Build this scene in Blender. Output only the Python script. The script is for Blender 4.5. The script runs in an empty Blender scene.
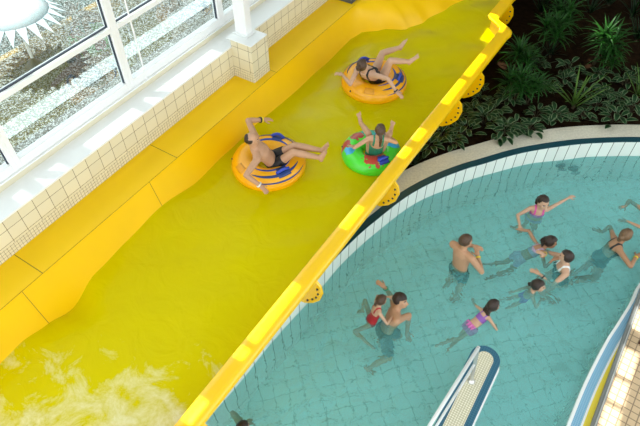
import bpy, bmesh, math, random
import numpy as np
from mathutils import Vector, Matrix
random.seed(7)
C = bpy.context.scene.collection
V = Vector
R = math.radians
AZ = R(32.4)
S2 = V((math.sin(AZ), math.cos(AZ), 0)); N2 = V((math.cos(AZ), -math.sin(AZ), 0))
ROT = -AZ                      # building frame: local x = n (towards the pool), local y = s (along the slide)

def sl(n, s, z=0.0):
    return N2 * n + S2 * s + V((0, 0, z))

# ------------------------------------------------------------------ materials
def new_mat(name):
    m = bpy.data.materials.new(name); m.use_nodes = True
    return m, m.node_tree.nodes, m.node_tree.links

def pmat(name, col, rough=.5, metal=0., noise=0., nscale=8., bump=0., bscale=40., coat=0., spec=None):
    m, n, l = new_mat(name); b = n['Principled BSDF']
    b.inputs['Base Color'].default_value = (*col, 1); b.inputs['Roughness'].default_value = rough
    b.inputs['Metallic'].default_value = metal
    if coat: b.inputs['Coat Weight'].default_value = coat; b.inputs['Coat Roughness'].default_value = .08
    if spec is not None: b.inputs['Specular IOR Level'].default_value = spec
    tc = n.new('ShaderNodeTexCoord')
    if noise:
        t = n.new('ShaderNodeTexNoise'); t.inputs['Scale'].default_value = nscale; t.inputs['Detail'].default_value = 5
        l.new(tc.outputs['Object'], t.inputs['Vector'])
        r = n.new('ShaderNodeMapRange'); r.inputs['From Min'].default_value = .3; r.inputs['From Max'].default_value = .7
        r.inputs['To Min'].default_value = 1 - noise; r.inputs['To Max'].default_value = 1 + noise
        l.new(t.outputs['Fac'], r.inputs['Value'])
        mx = n.new('ShaderNodeVectorMath'); mx.operation = 'SCALE'; mx.inputs[0].default_value = col
        l.new(r.outputs['Result'], mx.inputs['Scale']); l.new(mx.outputs['Vector'], b.inputs['Base Color'])
    if bump:
        t = n.new('ShaderNodeTexNoise'); t.inputs['Scale'].default_value = bscale; t.inputs['Detail'].default_value = 4
        l.new(tc.outputs['Object'], t.inputs['Vector'])
        bp = n.new('ShaderNodeBump'); bp.inputs['Strength'].default_value = bump; bp.inputs['Distance'].default_value = .01
        l.new(t.outputs['Fac'], bp.inputs['Height']); l.new(bp.outputs['Normal'], b.inputs['Normal'])
    return m

def tile_mat(name, col, grout, w, h, mortar=.006, rough=.25, offx=0., offy=0., var=.04, small=None):
    """square tile grid on the UV map (metres); small = (v limit, size): finer mosaic below that v"""
    m, n, l = new_mat(name); b = n['Principled BSDF']; b.inputs['Roughness'].default_value = rough
    uv = n.new('ShaderNodeUVMap'); uv.uv_map = 'UVMap'
    def brick(w, h, mo):
        t = n.new('ShaderNodeTexBrick'); t.offset = 0; t.squash = 1
        t.inputs['Scale'].default_value = 1; t.inputs['Brick Width'].default_value = w; t.inputs['Row Height'].default_value = h
        t.inputs['Mortar Size'].default_value = mo; t.inputs['Mortar Smooth'].default_value = .1; t.inputs['Bias'].default_value = 0
        t.inputs['Color1'].default_value = (*[c * (1 - var) for c in col], 1); t.inputs['Color2'].default_value = (*[min(1, c * (1 + var)) for c in col], 1)
        t.inputs['Mortar'].default_value = (*grout, 1)
        mp = n.new('ShaderNodeMapping'); mp.inputs['Location'].default_value = (offx, offy, 0)
        l.new(uv.outputs['UV'], mp.inputs['Vector']); l.new(mp.outputs['Vector'], t.inputs['Vector'])
        return t
    t = brick(w, h, mortar); out = t.outputs['Color']
    if small:
        t2 = brick(small[1], small[1], mortar * .6)
        sp = n.new('ShaderNodeSeparateXYZ'); l.new(uv.outputs['UV'], sp.inputs[0])
        lt = n.new('ShaderNodeMath'); lt.operation = 'LESS_THAN'; lt.inputs[1].default_value = small[0]
        l.new(sp.outputs['Y'], lt.inputs[0])
        mx = n.new('ShaderNodeMix'); mx.data_type = 'RGBA'
        l.new(lt.outputs[0], mx.inputs['Factor']); l.new(t.outputs['Color'], mx.inputs['A']); l.new(t2.outputs['Color'], mx.inputs['B'])
        out = mx.outputs['Result']
    l.new(out, b.inputs['Base Color'])
    return m

M = {}
M['yellow'] = pmat('yellow_fibreglass', (.95, .57, .0), .35, noise=.03, nscale=1.5, spec=.3)
M['ledge'] = pmat('ledge_fibreglass', (.95, .59, .0), .4, noise=.03, nscale=1.5, spec=.3)
M['yellow_rim'] = pmat('rim_fibreglass', (.95, .56, .0), .25, coat=.4)
M['seam'] = pmat('brown_joint', (.25, .13, .01), .7)
M['bolt'] = pmat('dark_bolt', (.05, .04, .02), .4, metal=.5)
M['white'] = pmat('white_paint', (.86, .87, .86), .35)
M['rail_shade'] = pmat('shaded_white_paint', (.74, .68, .5), .45)  # cream tone puts the shade of the rail's front face into the colour
M['gasket'] = pmat('dark_gasket', (.02, .03, .05), .5)
M['steel'] = pmat('brushed_steel', (.62, .62, .6), .3, metal=.7)
M['grey_metal'] = pmat('grey_painted_metal', (.2, .21, .2), .5, metal=.2)
M['greybox'] = pmat('dark_grey_plastic', (.09, .09, .085), .5)
M['wall_tile'] = tile_mat('cream_wall_tiles', (.76, .70, .50), (.22, .17, .10), .207, .187, .0035, small=(.155, .0467), offy=.0, offx=.05)
M['pool_tile'] = tile_mat('white_pool_tiles', (.78, .82, .76), (.22, .24, .20), .2, 2.0, .008, offy=.9)
M['blue_tile'] = tile_mat('dark_blue_nonslip_tiles', (.004, .065, .095), (.002, .03, .04), .03, .03, .004, rough=.4)
M['blue_mosaic'] = tile_mat('blue_mosaic', (.012, .095, .17), (.05, .16, .23), .03, .03, .004, rough=.4)
M['cream_mosaic'] = tile_mat('cream_mosaic', (.80, .77, .62), (.50, .46, .30), .03, .03, .005, rough=.4)
M['lightblue_mosaic'] = tile_mat('light_blue_mosaic', (.11, .34, .56), (.32, .52, .64), .025, .025, .004, rough=.4)
M['deck_tile'] = tile_mat('tan_deck_tiles', (.62, .45, .27), (.26, .18, .11), .098, .098, .007, rough=.4)
M['coping'] = pmat('pale_stone_coping', (.60, .57, .46), .8, noise=.12, nscale=30, bump=.3, bscale=120)
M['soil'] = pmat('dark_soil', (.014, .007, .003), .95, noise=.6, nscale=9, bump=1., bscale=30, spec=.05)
M['pool_floor'] = tile_mat('pool_floor_tiles', (.80, .96, .93), (.46, .62, .59), .2, .2, .006, rough=.5, var=.02)
M['skin'] = pmat('skin', (.52, .29, .17), .5, noise=.06, nscale=12)
M['skin_pale'] = pmat('pale_skin', (.58, .35, .23), .5, noise=.06, nscale=12)
M['skin_tan'] = pmat('tanned_skin', (.42, .22, .12), .5, noise=.06, nscale=12)
M['lip'] = pmat('lips', (.42, .14, .11), .45)
M['eyewhite'] = pmat('eye_white', (.8, .78, .74), .3)
M['iris'] = pmat('iris', (.05, .03, .02), .2)
M['hair_dark'] = pmat('dark_brown_hair', (.028, .013, .007), .45, noise=.5, nscale=60, bump=.6, bscale=90)
M['hair_brown'] = pmat('brown_hair', (.075, .038, .017), .45, noise=.5, nscale=60, bump=.6, bscale=90)
M['hair_light'] = pmat('light_brown_hair', (.16, .09, .04), .45, noise=.5, nscale=60, bump=.6, bscale=90)
M['black'] = pmat('black_lycra', (.012, .012, .014), .5)
M['red'] = pmat('red_lycra', (.42, .012, .02), .5)
M['pink'] = pmat('pink_lycra', (.72, .07, .36), .5)
M['pinkfrill'] = pmat('pink_frilled_lycra', (.70, .18, .48), .6, noise=.5, nscale=70)
M['purple'] = pmat('purple_lycra', (.26, .09, .42), .5)
M['lilac'] = pmat('lilac_lycra', (.48, .36, .52), .5, noise=.3, nscale=40)
M['green'] = pmat('dark_green_lycra', (.02, .22, .12), .5)
M['greyshorts'] = pmat('grey_swim_fabric', (.13, .16, .17), .7, noise=.3, nscale=30)
def dapple(name, a, b_, sc):
    m, n, l = new_mat(name); b = n['Principled BSDF']; b.inputs['Roughness'].default_value = .6
    tc = n.new('ShaderNodeTexCoord'); t = n.new('ShaderNodeTexVoronoi'); t.inputs['Scale'].default_value = sc
    l.new(tc.outputs['Object'], t.inputs['Vector'])
    r = n.new('ShaderNodeValToRGB'); r.color_ramp.elements[0].color = (*a, 1); r.color_ramp.elements[1].color = (*b_, 1)
    r.color_ramp.elements[0].position = .35; r.color_ramp.elements[1].position = .5; r.color_ramp.interpolation = 'CONSTANT'
    l.new(t.outputs['Color'], r.inputs['Fac']); l.new(r.outputs['Color'], b.inputs['Base Color'])
    return m
M['trunks_print'] = dapple('patterned_trunks', (.008, .012, .015), (.10, .22, .24), 34)
M['band_yellow'] = pmat('yellow_wristband', (.9, .68, .02), .4)
M['band_white'] = pmat('white_wristband', (.8, .8, .76), .4)
M['band_black'] = pmat('black_wristband', (.02, .02, .02), .4)
M['band_green'] = pmat('green_wristband', (.03, .3, .12), .4)
M['tube_orange'] = pmat('orange_vinyl', (.95, .43, .0), .3, coat=.3)
M['tube_blue'] = pmat('blue_print', (.015, .06, .38), .35)
M['tube_navy'] = pmat('navy_print', (.02, .05, .2), .35)
M['tube_faint'] = pmat('faded_print', (.78, .34, .02), .4)
M['handle'] = pmat('blue_handle', (.03, .07, .5), .4)
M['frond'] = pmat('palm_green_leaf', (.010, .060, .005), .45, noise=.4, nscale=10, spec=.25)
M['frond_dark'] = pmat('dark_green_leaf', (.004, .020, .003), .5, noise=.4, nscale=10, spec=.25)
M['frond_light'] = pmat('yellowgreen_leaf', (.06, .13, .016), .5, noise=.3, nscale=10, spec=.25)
M['leaf'] = pmat('hosta_leaf', (.004, .030, .005), .5, noise=.3, nscale=14, spec=.25)
M['leaf_edge'] = pmat('pale_leaf_margin', (.13, .19, .09), .6)
M['stem'] = pmat('plant_stem', (.05, .04, .015), .7)
M['sun_mask_ceiling'] = pmat('white_ceiling', (.62, .64, .62), .8)
M['parasol'] = pmat('white_parasol_fabric', (.42, .47, .49), .6)

def gravel_mat(k_=1.):
    m, n, l = new_mat('gravel'); b = n['Principled BSDF']; b.inputs['Roughness'].default_value = .9
    tc = n.new('ShaderNodeTexCoord'); t = n.new('ShaderNodeTexVoronoi'); t.inputs['Scale'].default_value = 55
    l.new(tc.outputs['Object'], t.inputs['Vector'])
    r = n.new('ShaderNodeValToRGB'); e = r.color_ramp.elements
    e[0].color = (.012, .012, .008, 1); e[0].position = .1; e[1].color = (.26, .29, .29, 1); e[1].position = .85
    k = e.new(.4); k.color = (.05, .048, .03, 1); k = e.new(.6); k.color = (.095, .11, .105, 1)
    sp = n.new('ShaderNodeSeparateColor'); l.new(t.outputs['Color'], sp.inputs[0]); l.new(sp.outputs[0], r.inputs['Fac'])
    l.new(r.outputs['Color'], b.inputs['Base Color'])
    bp = n.new('ShaderNodeBump'); bp.inputs['Strength'].default_value = .8; bp.inputs['Distance'].default_value = .02
    l.new(t.outputs['Distance'], bp.inputs['Height']); l.new(bp.outputs['Normal'], b.inputs['Normal'])
    return m
M['gravel'] = gravel_mat()
M['gravel_reflection'] = gravel_mat(); M['gravel_reflection'].name = 'gravel_reflection'  # lighter gravel colour imitating pale stripes reflected in the window glass
for e_ in [q for q in M['gravel_reflection'].node_tree.nodes if q.type == 'VALTORGB'][0].color_ramp.elements: e_.color = (*[c * 1.1 + a_ for c, a_ in zip(e_.color[:3], (.15, .18, .20))], 1)

def glass_mat(name, tint, ior=1.5, rough=.0, boost=1.):
    m, n, l = new_mat(name); n.remove(n['Principled BSDF']); out = n['Material Output']
    tr = n.new('ShaderNodeBsdfTransparent'); tr.inputs['Color'].default_value = (*tint, 1)
    gl = n.new('ShaderNodeBsdfGlossy'); gl.inputs['Roughness'].default_value = rough
    lw = n.new('ShaderNodeLayerWeight'); pw = n.new('ShaderNodeMath'); pw.operation = 'POWER'; pw.inputs[1].default_value = 4
    l.new(lw.outputs['Facing'], pw.inputs[0])
    fr = n.new('ShaderNodeMapRange'); r0 = ((ior - 1) / (ior + 1)) ** 2; fr.inputs['To Min'].default_value = r0; fr.inputs['To Max'].default_value = 1
    l.new(pw.outputs[0], fr.inputs['Value'])
    mx = n.new('ShaderNodeMixShader'); l.new(fr.outputs[0], mx.inputs[0])
    l.new(tr.outputs[0], mx.inputs[1]); l.new(gl.outputs[0], mx.inputs[2]); l.new(mx.outputs[0], out.inputs[0])
    return m
M['glass'] = glass_mat('window_glass', (.93, .98, .98), 1.9)

def pool_water_mat():
    m, n, l = new_mat('pool_water'); b = n['Principled BSDF']
    b.inputs['Base Color'].default_value = (.56, .97, .96, 1); b.inputs['Roughness'].default_value = .0
    b.inputs['IOR'].default_value = 1.33; b.inputs['Transmission Weight'].default_value = 1
    tc = n.new('ShaderNodeTexCoord')
    t = n.new('ShaderNodeTexNoise'); t.inputs['Scale'].default_value = 3.2; t.inputs['Detail'].default_value = 3; t.inputs['Distortion'].default_value = .8
    l.new(tc.outputs['Object'], t.inputs['Vector'])
    bp = n.new('ShaderNodeBump'); bp.inputs['Strength'].default_value = .45; bp.inputs['Distance'].default_value = .09
    l.new(t.outputs['Fac'], bp.inputs['Height']); l.new(bp.outputs['Normal'], b.inputs['Normal'])
    df = n.new('ShaderNodeBsdfDiffuse'); df.inputs['Color'].default_value = (.24, .84, .84, 1)
    bp2 = n.new('ShaderNodeBump'); bp2.inputs['Strength'].default_value = 1; bp2.inputs['Distance'].default_value = .16
    l.new(t.outputs['Fac'], bp2.inputs['Height']); l.new(bp2.outputs['Normal'], df.inputs['Normal'])
    mx = n.new('ShaderNodeMixShader'); mx.inputs[0].default_value = .24
    l.new(b.outputs[0], mx.inputs[1]); l.new(df.outputs[0], mx.inputs[2]); l.new(mx.outputs[0], n['Material Output'].inputs[0])
    return m
M['pool_water'] = pool_water_mat()

def slide_water_mat():
    m, n, l = new_mat('slide_water'); n.remove(n['Principled BSDF']); out = n['Material Output']
    tc = n.new('ShaderNodeTexCoord')
    t = n.new('ShaderNodeTexNoise'); t.inputs['Scale'].default_value = 2.6; t.inputs['Detail'].default_value = 6; t.inputs['Distortion'].default_value = 1.5
    l.new(tc.outputs['Object'], t.inputs['Vector'])
    bp = n.new('ShaderNodeBump'); bp.inputs['Strength'].default_value = .6; bp.inputs['Distance'].default_value = .06
    l.new(t.outputs['Fac'], bp.inputs['Height'])
    tr = n.new('ShaderNodeBsdfTransparent'); tr.inputs['Color'].default_value = (.88, 1., .5, 1)
    df = n.new('ShaderNodeBsdfDiffuse'); df.inputs['Color'].default_value = (.80, .74, .0, 1); l.new(bp.outputs[0], df.inputs['Normal'])
    m0 = n.new('ShaderNodeMixShader'); m0.inputs[0].default_value = .55
    l.new(tr.outputs[0], m0.inputs[1]); l.new(df.outputs[0], m0.inputs[2])
    gl = n.new('ShaderNodeBsdfGlossy'); gl.inputs['Roughness'].default_value = .15; bg_ = n.new('ShaderNodeBump'); bg_.inputs['Strength'].default_value = .12; bg_.inputs['Distance'].default_value = .03; l.new(t.outputs['Fac'], bg_.inputs['Height']); l.new(bg_.outputs[0], gl.inputs['Normal'])
    fr = n.new('ShaderNodeFresnel'); fr.inputs['IOR'].default_value = 1.12
    m1 = n.new('ShaderNodeMixShader'); l.new(fr.outputs[0], m1.inputs[0]); l.new(m0.outputs[0], m1.inputs[1]); l.new(gl.outputs[0], m1.inputs[2])
    # churned foam where the run speeds up: local x = n, y = s
    fo = n.new('ShaderNodeBsdfDiffuse'); fo.inputs['Color'].default_value = (.85, .86, .78, 1)
    sp = n.new('ShaderNodeSeparateXYZ'); l.new(tc.outputs['Object'], sp.inputs[0])
    g = n.new('ShaderNodeMapRange'); g.inputs['From Min'].default_value = 3.0; g.inputs['From Max'].default_value = .9; g.inputs['To Min'].default_value = -.42; g.inputs['To Max'].default_value = .08
    l.new(sp.outputs['Y'], g.inputs['Value'])
    g2 = n.new('ShaderNodeMapRange'); g2.inputs['From Min'].default_value = -4.6; g2.inputs['From Max'].default_value = -2.9; g2.inputs['To Min'].default_value = -.14; g2.inputs['To Max'].default_value = .08
    l.new(sp.outputs['X'], g2.inputs['Value'])
    t2 = n.new('ShaderNodeTexNoise'); t2.inputs['Scale'].default_value = 2.0; t2.inputs['Detail'].default_value = 9; t2.inputs['Roughness'].default_value = .72; t2.inputs['Distortion'].default_value = .5
    l.new(tc.outputs['Object'], t2.inputs['Vector'])
    a = n.new('ShaderNodeMath'); a.operation = 'ADD'; l.new(t2.outputs['Fac'], a.inputs[0]); l.new(g.outputs[0], a.inputs[1])
    a2 = n.new('ShaderNodeMath'); a2.operation = 'ADD'; l.new(a.outputs[0], a2.inputs[0]); l.new(g2.outputs[0], a2.inputs[1])
    r = n.new('ShaderNodeMapRange'); r.inputs['From Min'].default_value = .5; r.inputs['From Max'].default_value = .78; r.inputs['To Max'].default_value = .6
    l.new(a2.outputs[0], r.inputs['Value'])
    m2 = n.new('ShaderNodeMixShader'); l.new(r.outputs[0], m2.inputs[0]); l.new(m1.outputs[0], m2.inputs[1]); l.new(fo.outputs[0], m2.inputs[2])
    l.new(m2.outputs[0], out.inputs[0])
    return m
M['slide_water'] = slide_water_mat()

def splash_vinyl():
    """green tube: cyan and red splashes on vivid green vinyl (object coordinates)"""
    m, n, l = new_mat('splash_print_vinyl'); b = n['Principled BSDF']; b.inputs['Roughness'].default_value = .3; b.inputs['Coat Weight'].default_value = .3
    tc = n.new('ShaderNodeTexCoord')
    def blob(center, r, nsc, amp):
        no = n.new('ShaderNodeTexNoise'); no.inputs['Scale'].default_value = nsc; no.inputs['Detail'].default_value = 2
        l.new(tc.outputs['Object'], no.inputs['Vector'])
        d = n.new('ShaderNodeVectorMath'); d.operation = 'DISTANCE'; d.inputs[1].default_value = center; l.new(tc.outputs['Object'], d.inputs[0])
        s = n.new('ShaderNodeMath'); s.operation = 'MULTIPLY_ADD'; s.inputs[1].default_value = amp; l.new(no.outputs['Fac'], s.inputs[0]); l.new(d.outputs['Value'], s.inputs[2])
        lt = n.new('ShaderNodeMath'); lt.operation = 'LESS_THAN'; lt.inputs[1].default_value = r + amp * .5; l.new(s.outputs[0], lt.inputs[0])
        return lt.outputs[0]
    cur = None
    def mix(fac, col, base):
        x = n.new('ShaderNodeMix'); x.data_type = 'RGBA'; l.new(fac, x.inputs['Factor'])
        if base is None: x.inputs['A'].default_value = (.07, .72, .03, 1)
        else: l.new(base, x.inputs['A'])
        x.inputs['B'].default_value = (*col, 1); return x.outputs['Result']
    cur = mix(blob((.0, .34, .1), .16, 6, .15), (.02, .45, .35), None)
    cur = mix(blob((-.32, -.08, .1), .09, 8, .12), (.04, .42, .75), cur)
    cur = mix(blob((.33, .08, .1), .12, 8, .12), (.04, .42, .75), cur)
    cur = mix(blob((.02, -.24, .15), .17, 16, .26), (.50, .05, .03), cur)
    cur = mix(blob((-.40, .06, .05), .12, 14, .14), (.45, .03, .04), cur)
    cur = mix(blob((-.22, .24, .15), .10, 20, .18), (.40, .05, .04), cur)
    cur = mix(blob((.33, .2, .12), .10, 20, .18), (.40, .05, .04), cur)
    l.new(cur, b.inputs['Base Color'])
    return m
M['splash'] = splash_vinyl()

# ------------------------------------------------------------------ mesh helpers
def box(bm, lo, hi, mi=0):
    x0, y0, z0 = lo; x1, y1, z1 = hi
    v = [bm.verts.new(p) for p in ((x0,y0,z0),(x1,y0,z0),(x1,y1,z0),(x0,y1,z0),(x0,y0,z1),(x1,y0,z1),(x1,y1,z1),(x0,y1,z1))]
    for f in ((0,3,2,1),(4,5,6,7),(0,1,5,4),(1,2,6,5),(2,3,7,6),(3,0,4,7)):
        bm.faces.new([v[i] for i in f]).material_index = mi

def prism(bm, poly, z0, z1):
    a = [bm.verts.new((p[0], p[1], z0)) for p in poly]; b = [bm.verts.new((p[0], p[1], z1)) for p in poly]
    k = len(poly)
    bm.faces.new(b); bm.faces.new(a[::-1])
    for i in range(k): bm.faces.new((a[i], a[(i+1) % k], b[(i+1) % k], b[i]))

def basis(d):
    d = d.normalized(); u = d.cross(V((0, 0, 1)) if abs(d.z) < .9 else V((1, 0, 0))).normalized()
    return d, u, d.cross(u)

def capsule(bm, a, b, ra, rb, seg=14, flat=1., flatdir=None, caps=3):
    a, b = V(a), V(b)
    if (b - a).length < 1e-5: b = a + V((0, 0, 1e-4))
    d, u, w = basis(b - a)
    if flatdir is not None:
        w = (flatdir - d * flatdir.dot(d)).normalized(); u = w.cross(d)
    rings = []
    for i in range(caps, 0, -1):
        t = (i / caps) * math.pi / 2 * .97
        rings.append((a - d * ra * math.sin(t), ra * math.cos(t)))
    rings.append((a, ra)); rings.append((b, rb))
    for i in range(1, caps + 1):
        t = (i / caps) * math.pi / 2 * .97
        rings.append((b + d * rb * math.sin(t), rb * math.cos(t)))
    vs = []
    for c, r in rings:
        vs.append([bm.verts.new(c + (u * math.cos(q) + w * (math.sin(q) * flat)) * r) for q in (2 * math.pi * k / seg for k in range(seg))])
    bridge(bm, vs, True)

def bridge(bm, vs, caps):
    seg = len(vs[0]); fs = []
    for i in range(len(vs) - 1):
        for k in range(seg):
            fs.append(bm.faces.new((vs[i][k], vs[i][(k+1) % seg], vs[i+1][(k+1) % seg], vs[i+1][k])))
    if caps:
        fs.append(bm.faces.new(vs[0][::-1])); fs.append(bm.faces.new(vs[-1]))
    return fs

def ellipsoid(bm, c, ax, seg=20, rings=14):
    """ax: three radius vectors"""
    c = V(c); vs = []
    for i in range(1, rings):
        t = math.pi * i / rings
        vs.append([bm.verts.new(c + ax[2] * -math.cos(t) + (ax[0] * math.cos(q) + ax[1] * math.sin(q)) * math.sin(t)) for q in (2 * math.pi * k / seg for k in range(seg))])
    bridge(bm, vs, False)
    a = bm.verts.new(c - ax[2]); b = bm.verts.new(c + ax[2])
    for k in range(seg):
        bm.faces.new((a, vs[0][(k+1) % seg], vs[0][k])); bm.faces.new((b, vs[-1][k], vs[-1][(k+1) % seg]))

def tube(bm, pts, r, seg=10, closed=False):
    pts = [V(p) for p in pts]; k = len(pts); vs = []
    for i, p in enumerate(pts):
        d = (pts[(i+1) % k] - pts[i-1]) if closed else (pts[min(i+1, k-1)] - pts[max(i-1, 0)])
        d, u, w = basis(d)
        rr = r[i] if isinstance(r, (list, tuple)) else r
        vs.append([bm.verts.new(p + (u * math.cos(q) + w * math.sin(q)) * rr) for q in (2 * math.pi * j / seg for j in range(seg))])
    if closed: vs.append(vs[0])
    bridge(bm, vs, not closed)

def obj(name, bm, mats, parent=None, smooth=False, loc=None, rotz=0., bevel=0.):
    me = bpy.data.meshes.new(name)
    bmesh.ops.recalc_face_normals(bm, faces=bm.faces[:])
    if smooth:
        for f in bm.faces: f.smooth = True
    bm.to_mesh(me); bm.free()
    for m in (mats if isinstance(mats, (list, tuple)) else [mats]): me.materials.append(m)
    o = bpy.data.objects.new(name, me); C.objects.link(o)
    if parent is not None: o.parent = parent
    if loc is not None: o.location = loc
    o.rotation_euler.z = rotz
    if bevel:
        b = o.modifiers.new('bevel', 'BEVEL'); b.width = bevel; b.segments = 2; b.limit_method = 'ANGLE'
    return o

def tag(o, label, cat, group=None, kind=None):
    if label: o['label'] = label
    if cat: o['category'] = cat
    if group: o['group'] = group
    if kind: o['kind'] = kind
    return o

def struct(o, label=None, cat=None):
    o['kind'] = 'structure'
    if label: o['label'] = label
    if cat: o['category'] = cat
    return o

def thing(name, label, cat, loc=(0, 0, 0), rotz=0., group=None):
    o = bpy.data.objects.new(name, None); C.objects.link(o); o.empty_display_size = .1
    o.location = loc; o.rotation_euler.z = rotz
    return tag(o, label, cat, group)

def boxuv(o):
    """UV in metres: u along the horizontal run, v up (or the plan for level faces)"""
    me = o.data; uv = me.uv_layers.new(name='UVMap')
    for p in me.polygons:
        nn = p.normal
        for li in p.loop_indices:
            c = me.vertices[me.loops[li].vertex_index].co
            if abs(nn.z) > .7: q = (c.x, c.y)
            elif abs(nn.x) > abs(nn.y): q = (c.y, c.z)
            else: q = (c.x, c.z)
            uv.data[li].uv = q
    return o

def smoothline(pts, sub=6):
    """Catmull-Rom through points"""
    pts = [V(p) for p in pts]; out = []
    for i in range(len(pts) - 1):
        p0, p1, p2, p3 = pts[max(i-1, 0)], pts[i], pts[i+1], pts[min(i+2, len(pts)-1)]
        for k in range(sub):
            t = k / sub
            out.append(.5 * ((2 * p1) + (p2 - p0) * t + (2*p0 - 5*p1 + 4*p2 - p3) * t*t + (3*p1 - p0 - 3*p2 + p3) * t**3))
    out.append(pts[-1]); return out

def interp(tab, x):
    xs = [a for a, _ in tab]; ys = [b for _, b in tab]
    if x <= xs[0]: return ys[0]
    for i in range(len(xs) - 1):
        if x <= xs[i+1]:
            t = (x - xs[i]) / (xs[i+1] - xs[i]); t = t * t * (3 - 2 * t)
            return ys[i] + (ys[i+1] - ys[i]) * t
    return ys[-1]

# ------------------------------------------------------------------ window wall (building frame)
SA, SB = -3.0, 14.0
bm = bmesh.new(); box(bm, (-5.78, SA, -.2), (-5.35, SB, 2.02))
o = boxuv(obj('wall_left', bm, M['wall_tile'], rotz=ROT)); o.location.z = 0
for d in o.data.uv_layers[0].data: d.uv.y -= 1.5
struct(o)
bm = bmesh.new(); box(bm, (-5.80, SA, 2.02), (-5.34, SB, 2.05)); struct(obj('trim_1', bm, M['white'], rotz=ROT, bevel=.005))
# rail at the foot of the glazing: front face coloured cream for its shade, top white
rail = thing('trim_2', None, None, sl(-5.72, 0, 0), ROT); struct(rail)
bm = bmesh.new(); box(bm, (-.06, SA, 2.05), (.0, SB, 2.13)); obj('rail_face', bm, M['rail_shade'], rail)
bm = bmesh.new(); box(bm, (-.10, SA, 2.13), (.004, SB, 2.15)); obj('rail_top', bm, M['white'], rail)
BAY = [-1.68, .27, 2.22, 4.13, 6.14, 8.1, 10.05, 12.0]
ZT = 5.6
for i in range(len(BAY) - 1):
    a, b = BAY[i], BAY[i+1]
    w = thing('window_%d' % (i + 1), None, None, sl(-5.80, a, 2.15), ROT); struct(w)
    L = b - a; fw = .062
    f = bmesh.new()
    box(f, (-.05, 0, 0), (.055, fw, ZT - 2.15)); box(f, (-.05, L - fw, 0), (.055, L, ZT - 2.15))
    box(f, (-.05, fw, 0), (.055, L - fw, .12)); box(f, (-.05, fw, ZT - 2.25), (.055, L - fw, ZT - 2.15))
    obj('window_frame', f, M['white'], w, bevel=.004)
    f = bmesh.new(); box(f, (-.05, fw, .90), (.06, L - fw, .965)); obj('transom', f, [M['white'], M['rail_shade']], w, bevel=.004)
    f = bmesh.new(); box(f, (-.048, fw, .965), (.062, L - fw, .972)); obj('transom_cap', f, M['white'], w)
    for z0, z1 in ((.12, .90), (.972, ZT - 2.25)):
        g = bmesh.new()
        gw = .012
        box(g, (-.01, L - fw - gw, z0), (.02, L - fw, z1))
        if z0 > .5: box(g, (-.01, fw + gw, z0), (.02, L - fw - gw, z0 + gw))
        else: box(g, (-.01, fw + gw, z1 - gw), (.02, L - fw - gw, z1))
        gk = obj('gasket', g, M['gasket'], w)
        g = bmesh.new(); box(g, (-.003, fw - .004, z0 - .004), (.003, L - fw + .004, z1 + .004)); obj('glass_pane', g, M['glass'], w)
# tiled pier with its steel column
p = thing('tiled_pier', 'cream tiled pier standing out from the window wall onto the yellow ledge', 'pier', sl(-5.15, 6.05, 1.5), ROT)
f = bmesh.new(); box(f, (-.199, -.21, 0.004), (.2, .21, .655)); o = boxuv(obj('tile_cladding', f, M['wall_tile'], p))
for d in o.data.uv_layers[0].data: d.uv.x += .02
f = bmesh.new(); box(f, (-.28, -.211, .656), (.201, .211, .672)); obj('cap', f, M['white'], p, bevel=.004)
c = thing('steel_column', 'white square steel column rising from the tiled pier', 'column', sl(-5.22, 6.10, 2.175), ROT)
f = bmesh.new(); box(f, (-.17, -.07, 0), (.05, .07, 6.8)); obj('shaft', f, M['white'], c, bevel=.006)
f = bmesh.new(); box(f, (-.2, -.11, 0), (.09, .11, .012)); obj('base_plate', f, M['white'], c)
# thin pole on the window rail
c = thing('window_pole', 'thin cream pole standing on the window rail left of the steel column', 'pole', sl(-5.755, 4.42, 2.15), ROT)
f = bmesh.new(); capsule(f, (0, 0, .01), (0, 0, 3.4), .012, .012, 10); obj('pole', f, M['white'], c, True)
f = bmesh.new(); capsule(f, (0, 0, .0), (0, 0, .012), .035, .03, 16, caps=1); obj('foot_plate', f, M['white'], c, True)
# outside
bm = bmesh.new(); box(bm, (-30, -12, 1.2), (-5.78, 26, 1.4)); struct(obj('gravel_ground', bm, M['gravel'], rotz=ROT), 'pale gravel ground outside the windows')
for a_, b_ in ((-7.62, -7.28), (-6.88, -6.5)):  # strips put the glass reflections onto the ground as colour
    bm = bmesh.new(); box(bm, (a_, -12, 1.38), (b_, 26, 1.408)); struct(obj('reflection_strip', bm, M['gravel_reflection'], rotz=ROT), 'pale strip on the gravel imitating a reflection in the window glass')
ps = thing('parasol', 'white fringed parasol standing on the gravel outside the window', 'parasol', sl(-8.42, 4.33, 1.4), ROT)
f = bmesh.new(); capsule(f, (0, 0, 0), (0, 0, 1.25), .025, .02, 10); obj('pole', f, M['white'], ps, True)
f = bmesh.new(); capsule(f, (0, 0, 0), (0, 0, .06), .16, .15, 20, caps=1); obj('base', f, M['greybox'], ps, True)
f = bmesh.new(); vs = []
for r, z in ((.02, 1.28), (.2, 1.22), (.4, 1.12), (.56, .98), (.55, .965), (.38, 1.10), (.18, 1.2), (.015, 1.255)):
    vs.append([f.verts.new((math.cos(q) * r, math.sin(q) * r, z)) for q in (2 * math.pi * k / 32 for k in range(32))])
bridge(f, vs, True); obj('canopy', f, M['parasol'], ps, True)
f = bmesh.new(); k = 22
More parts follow.
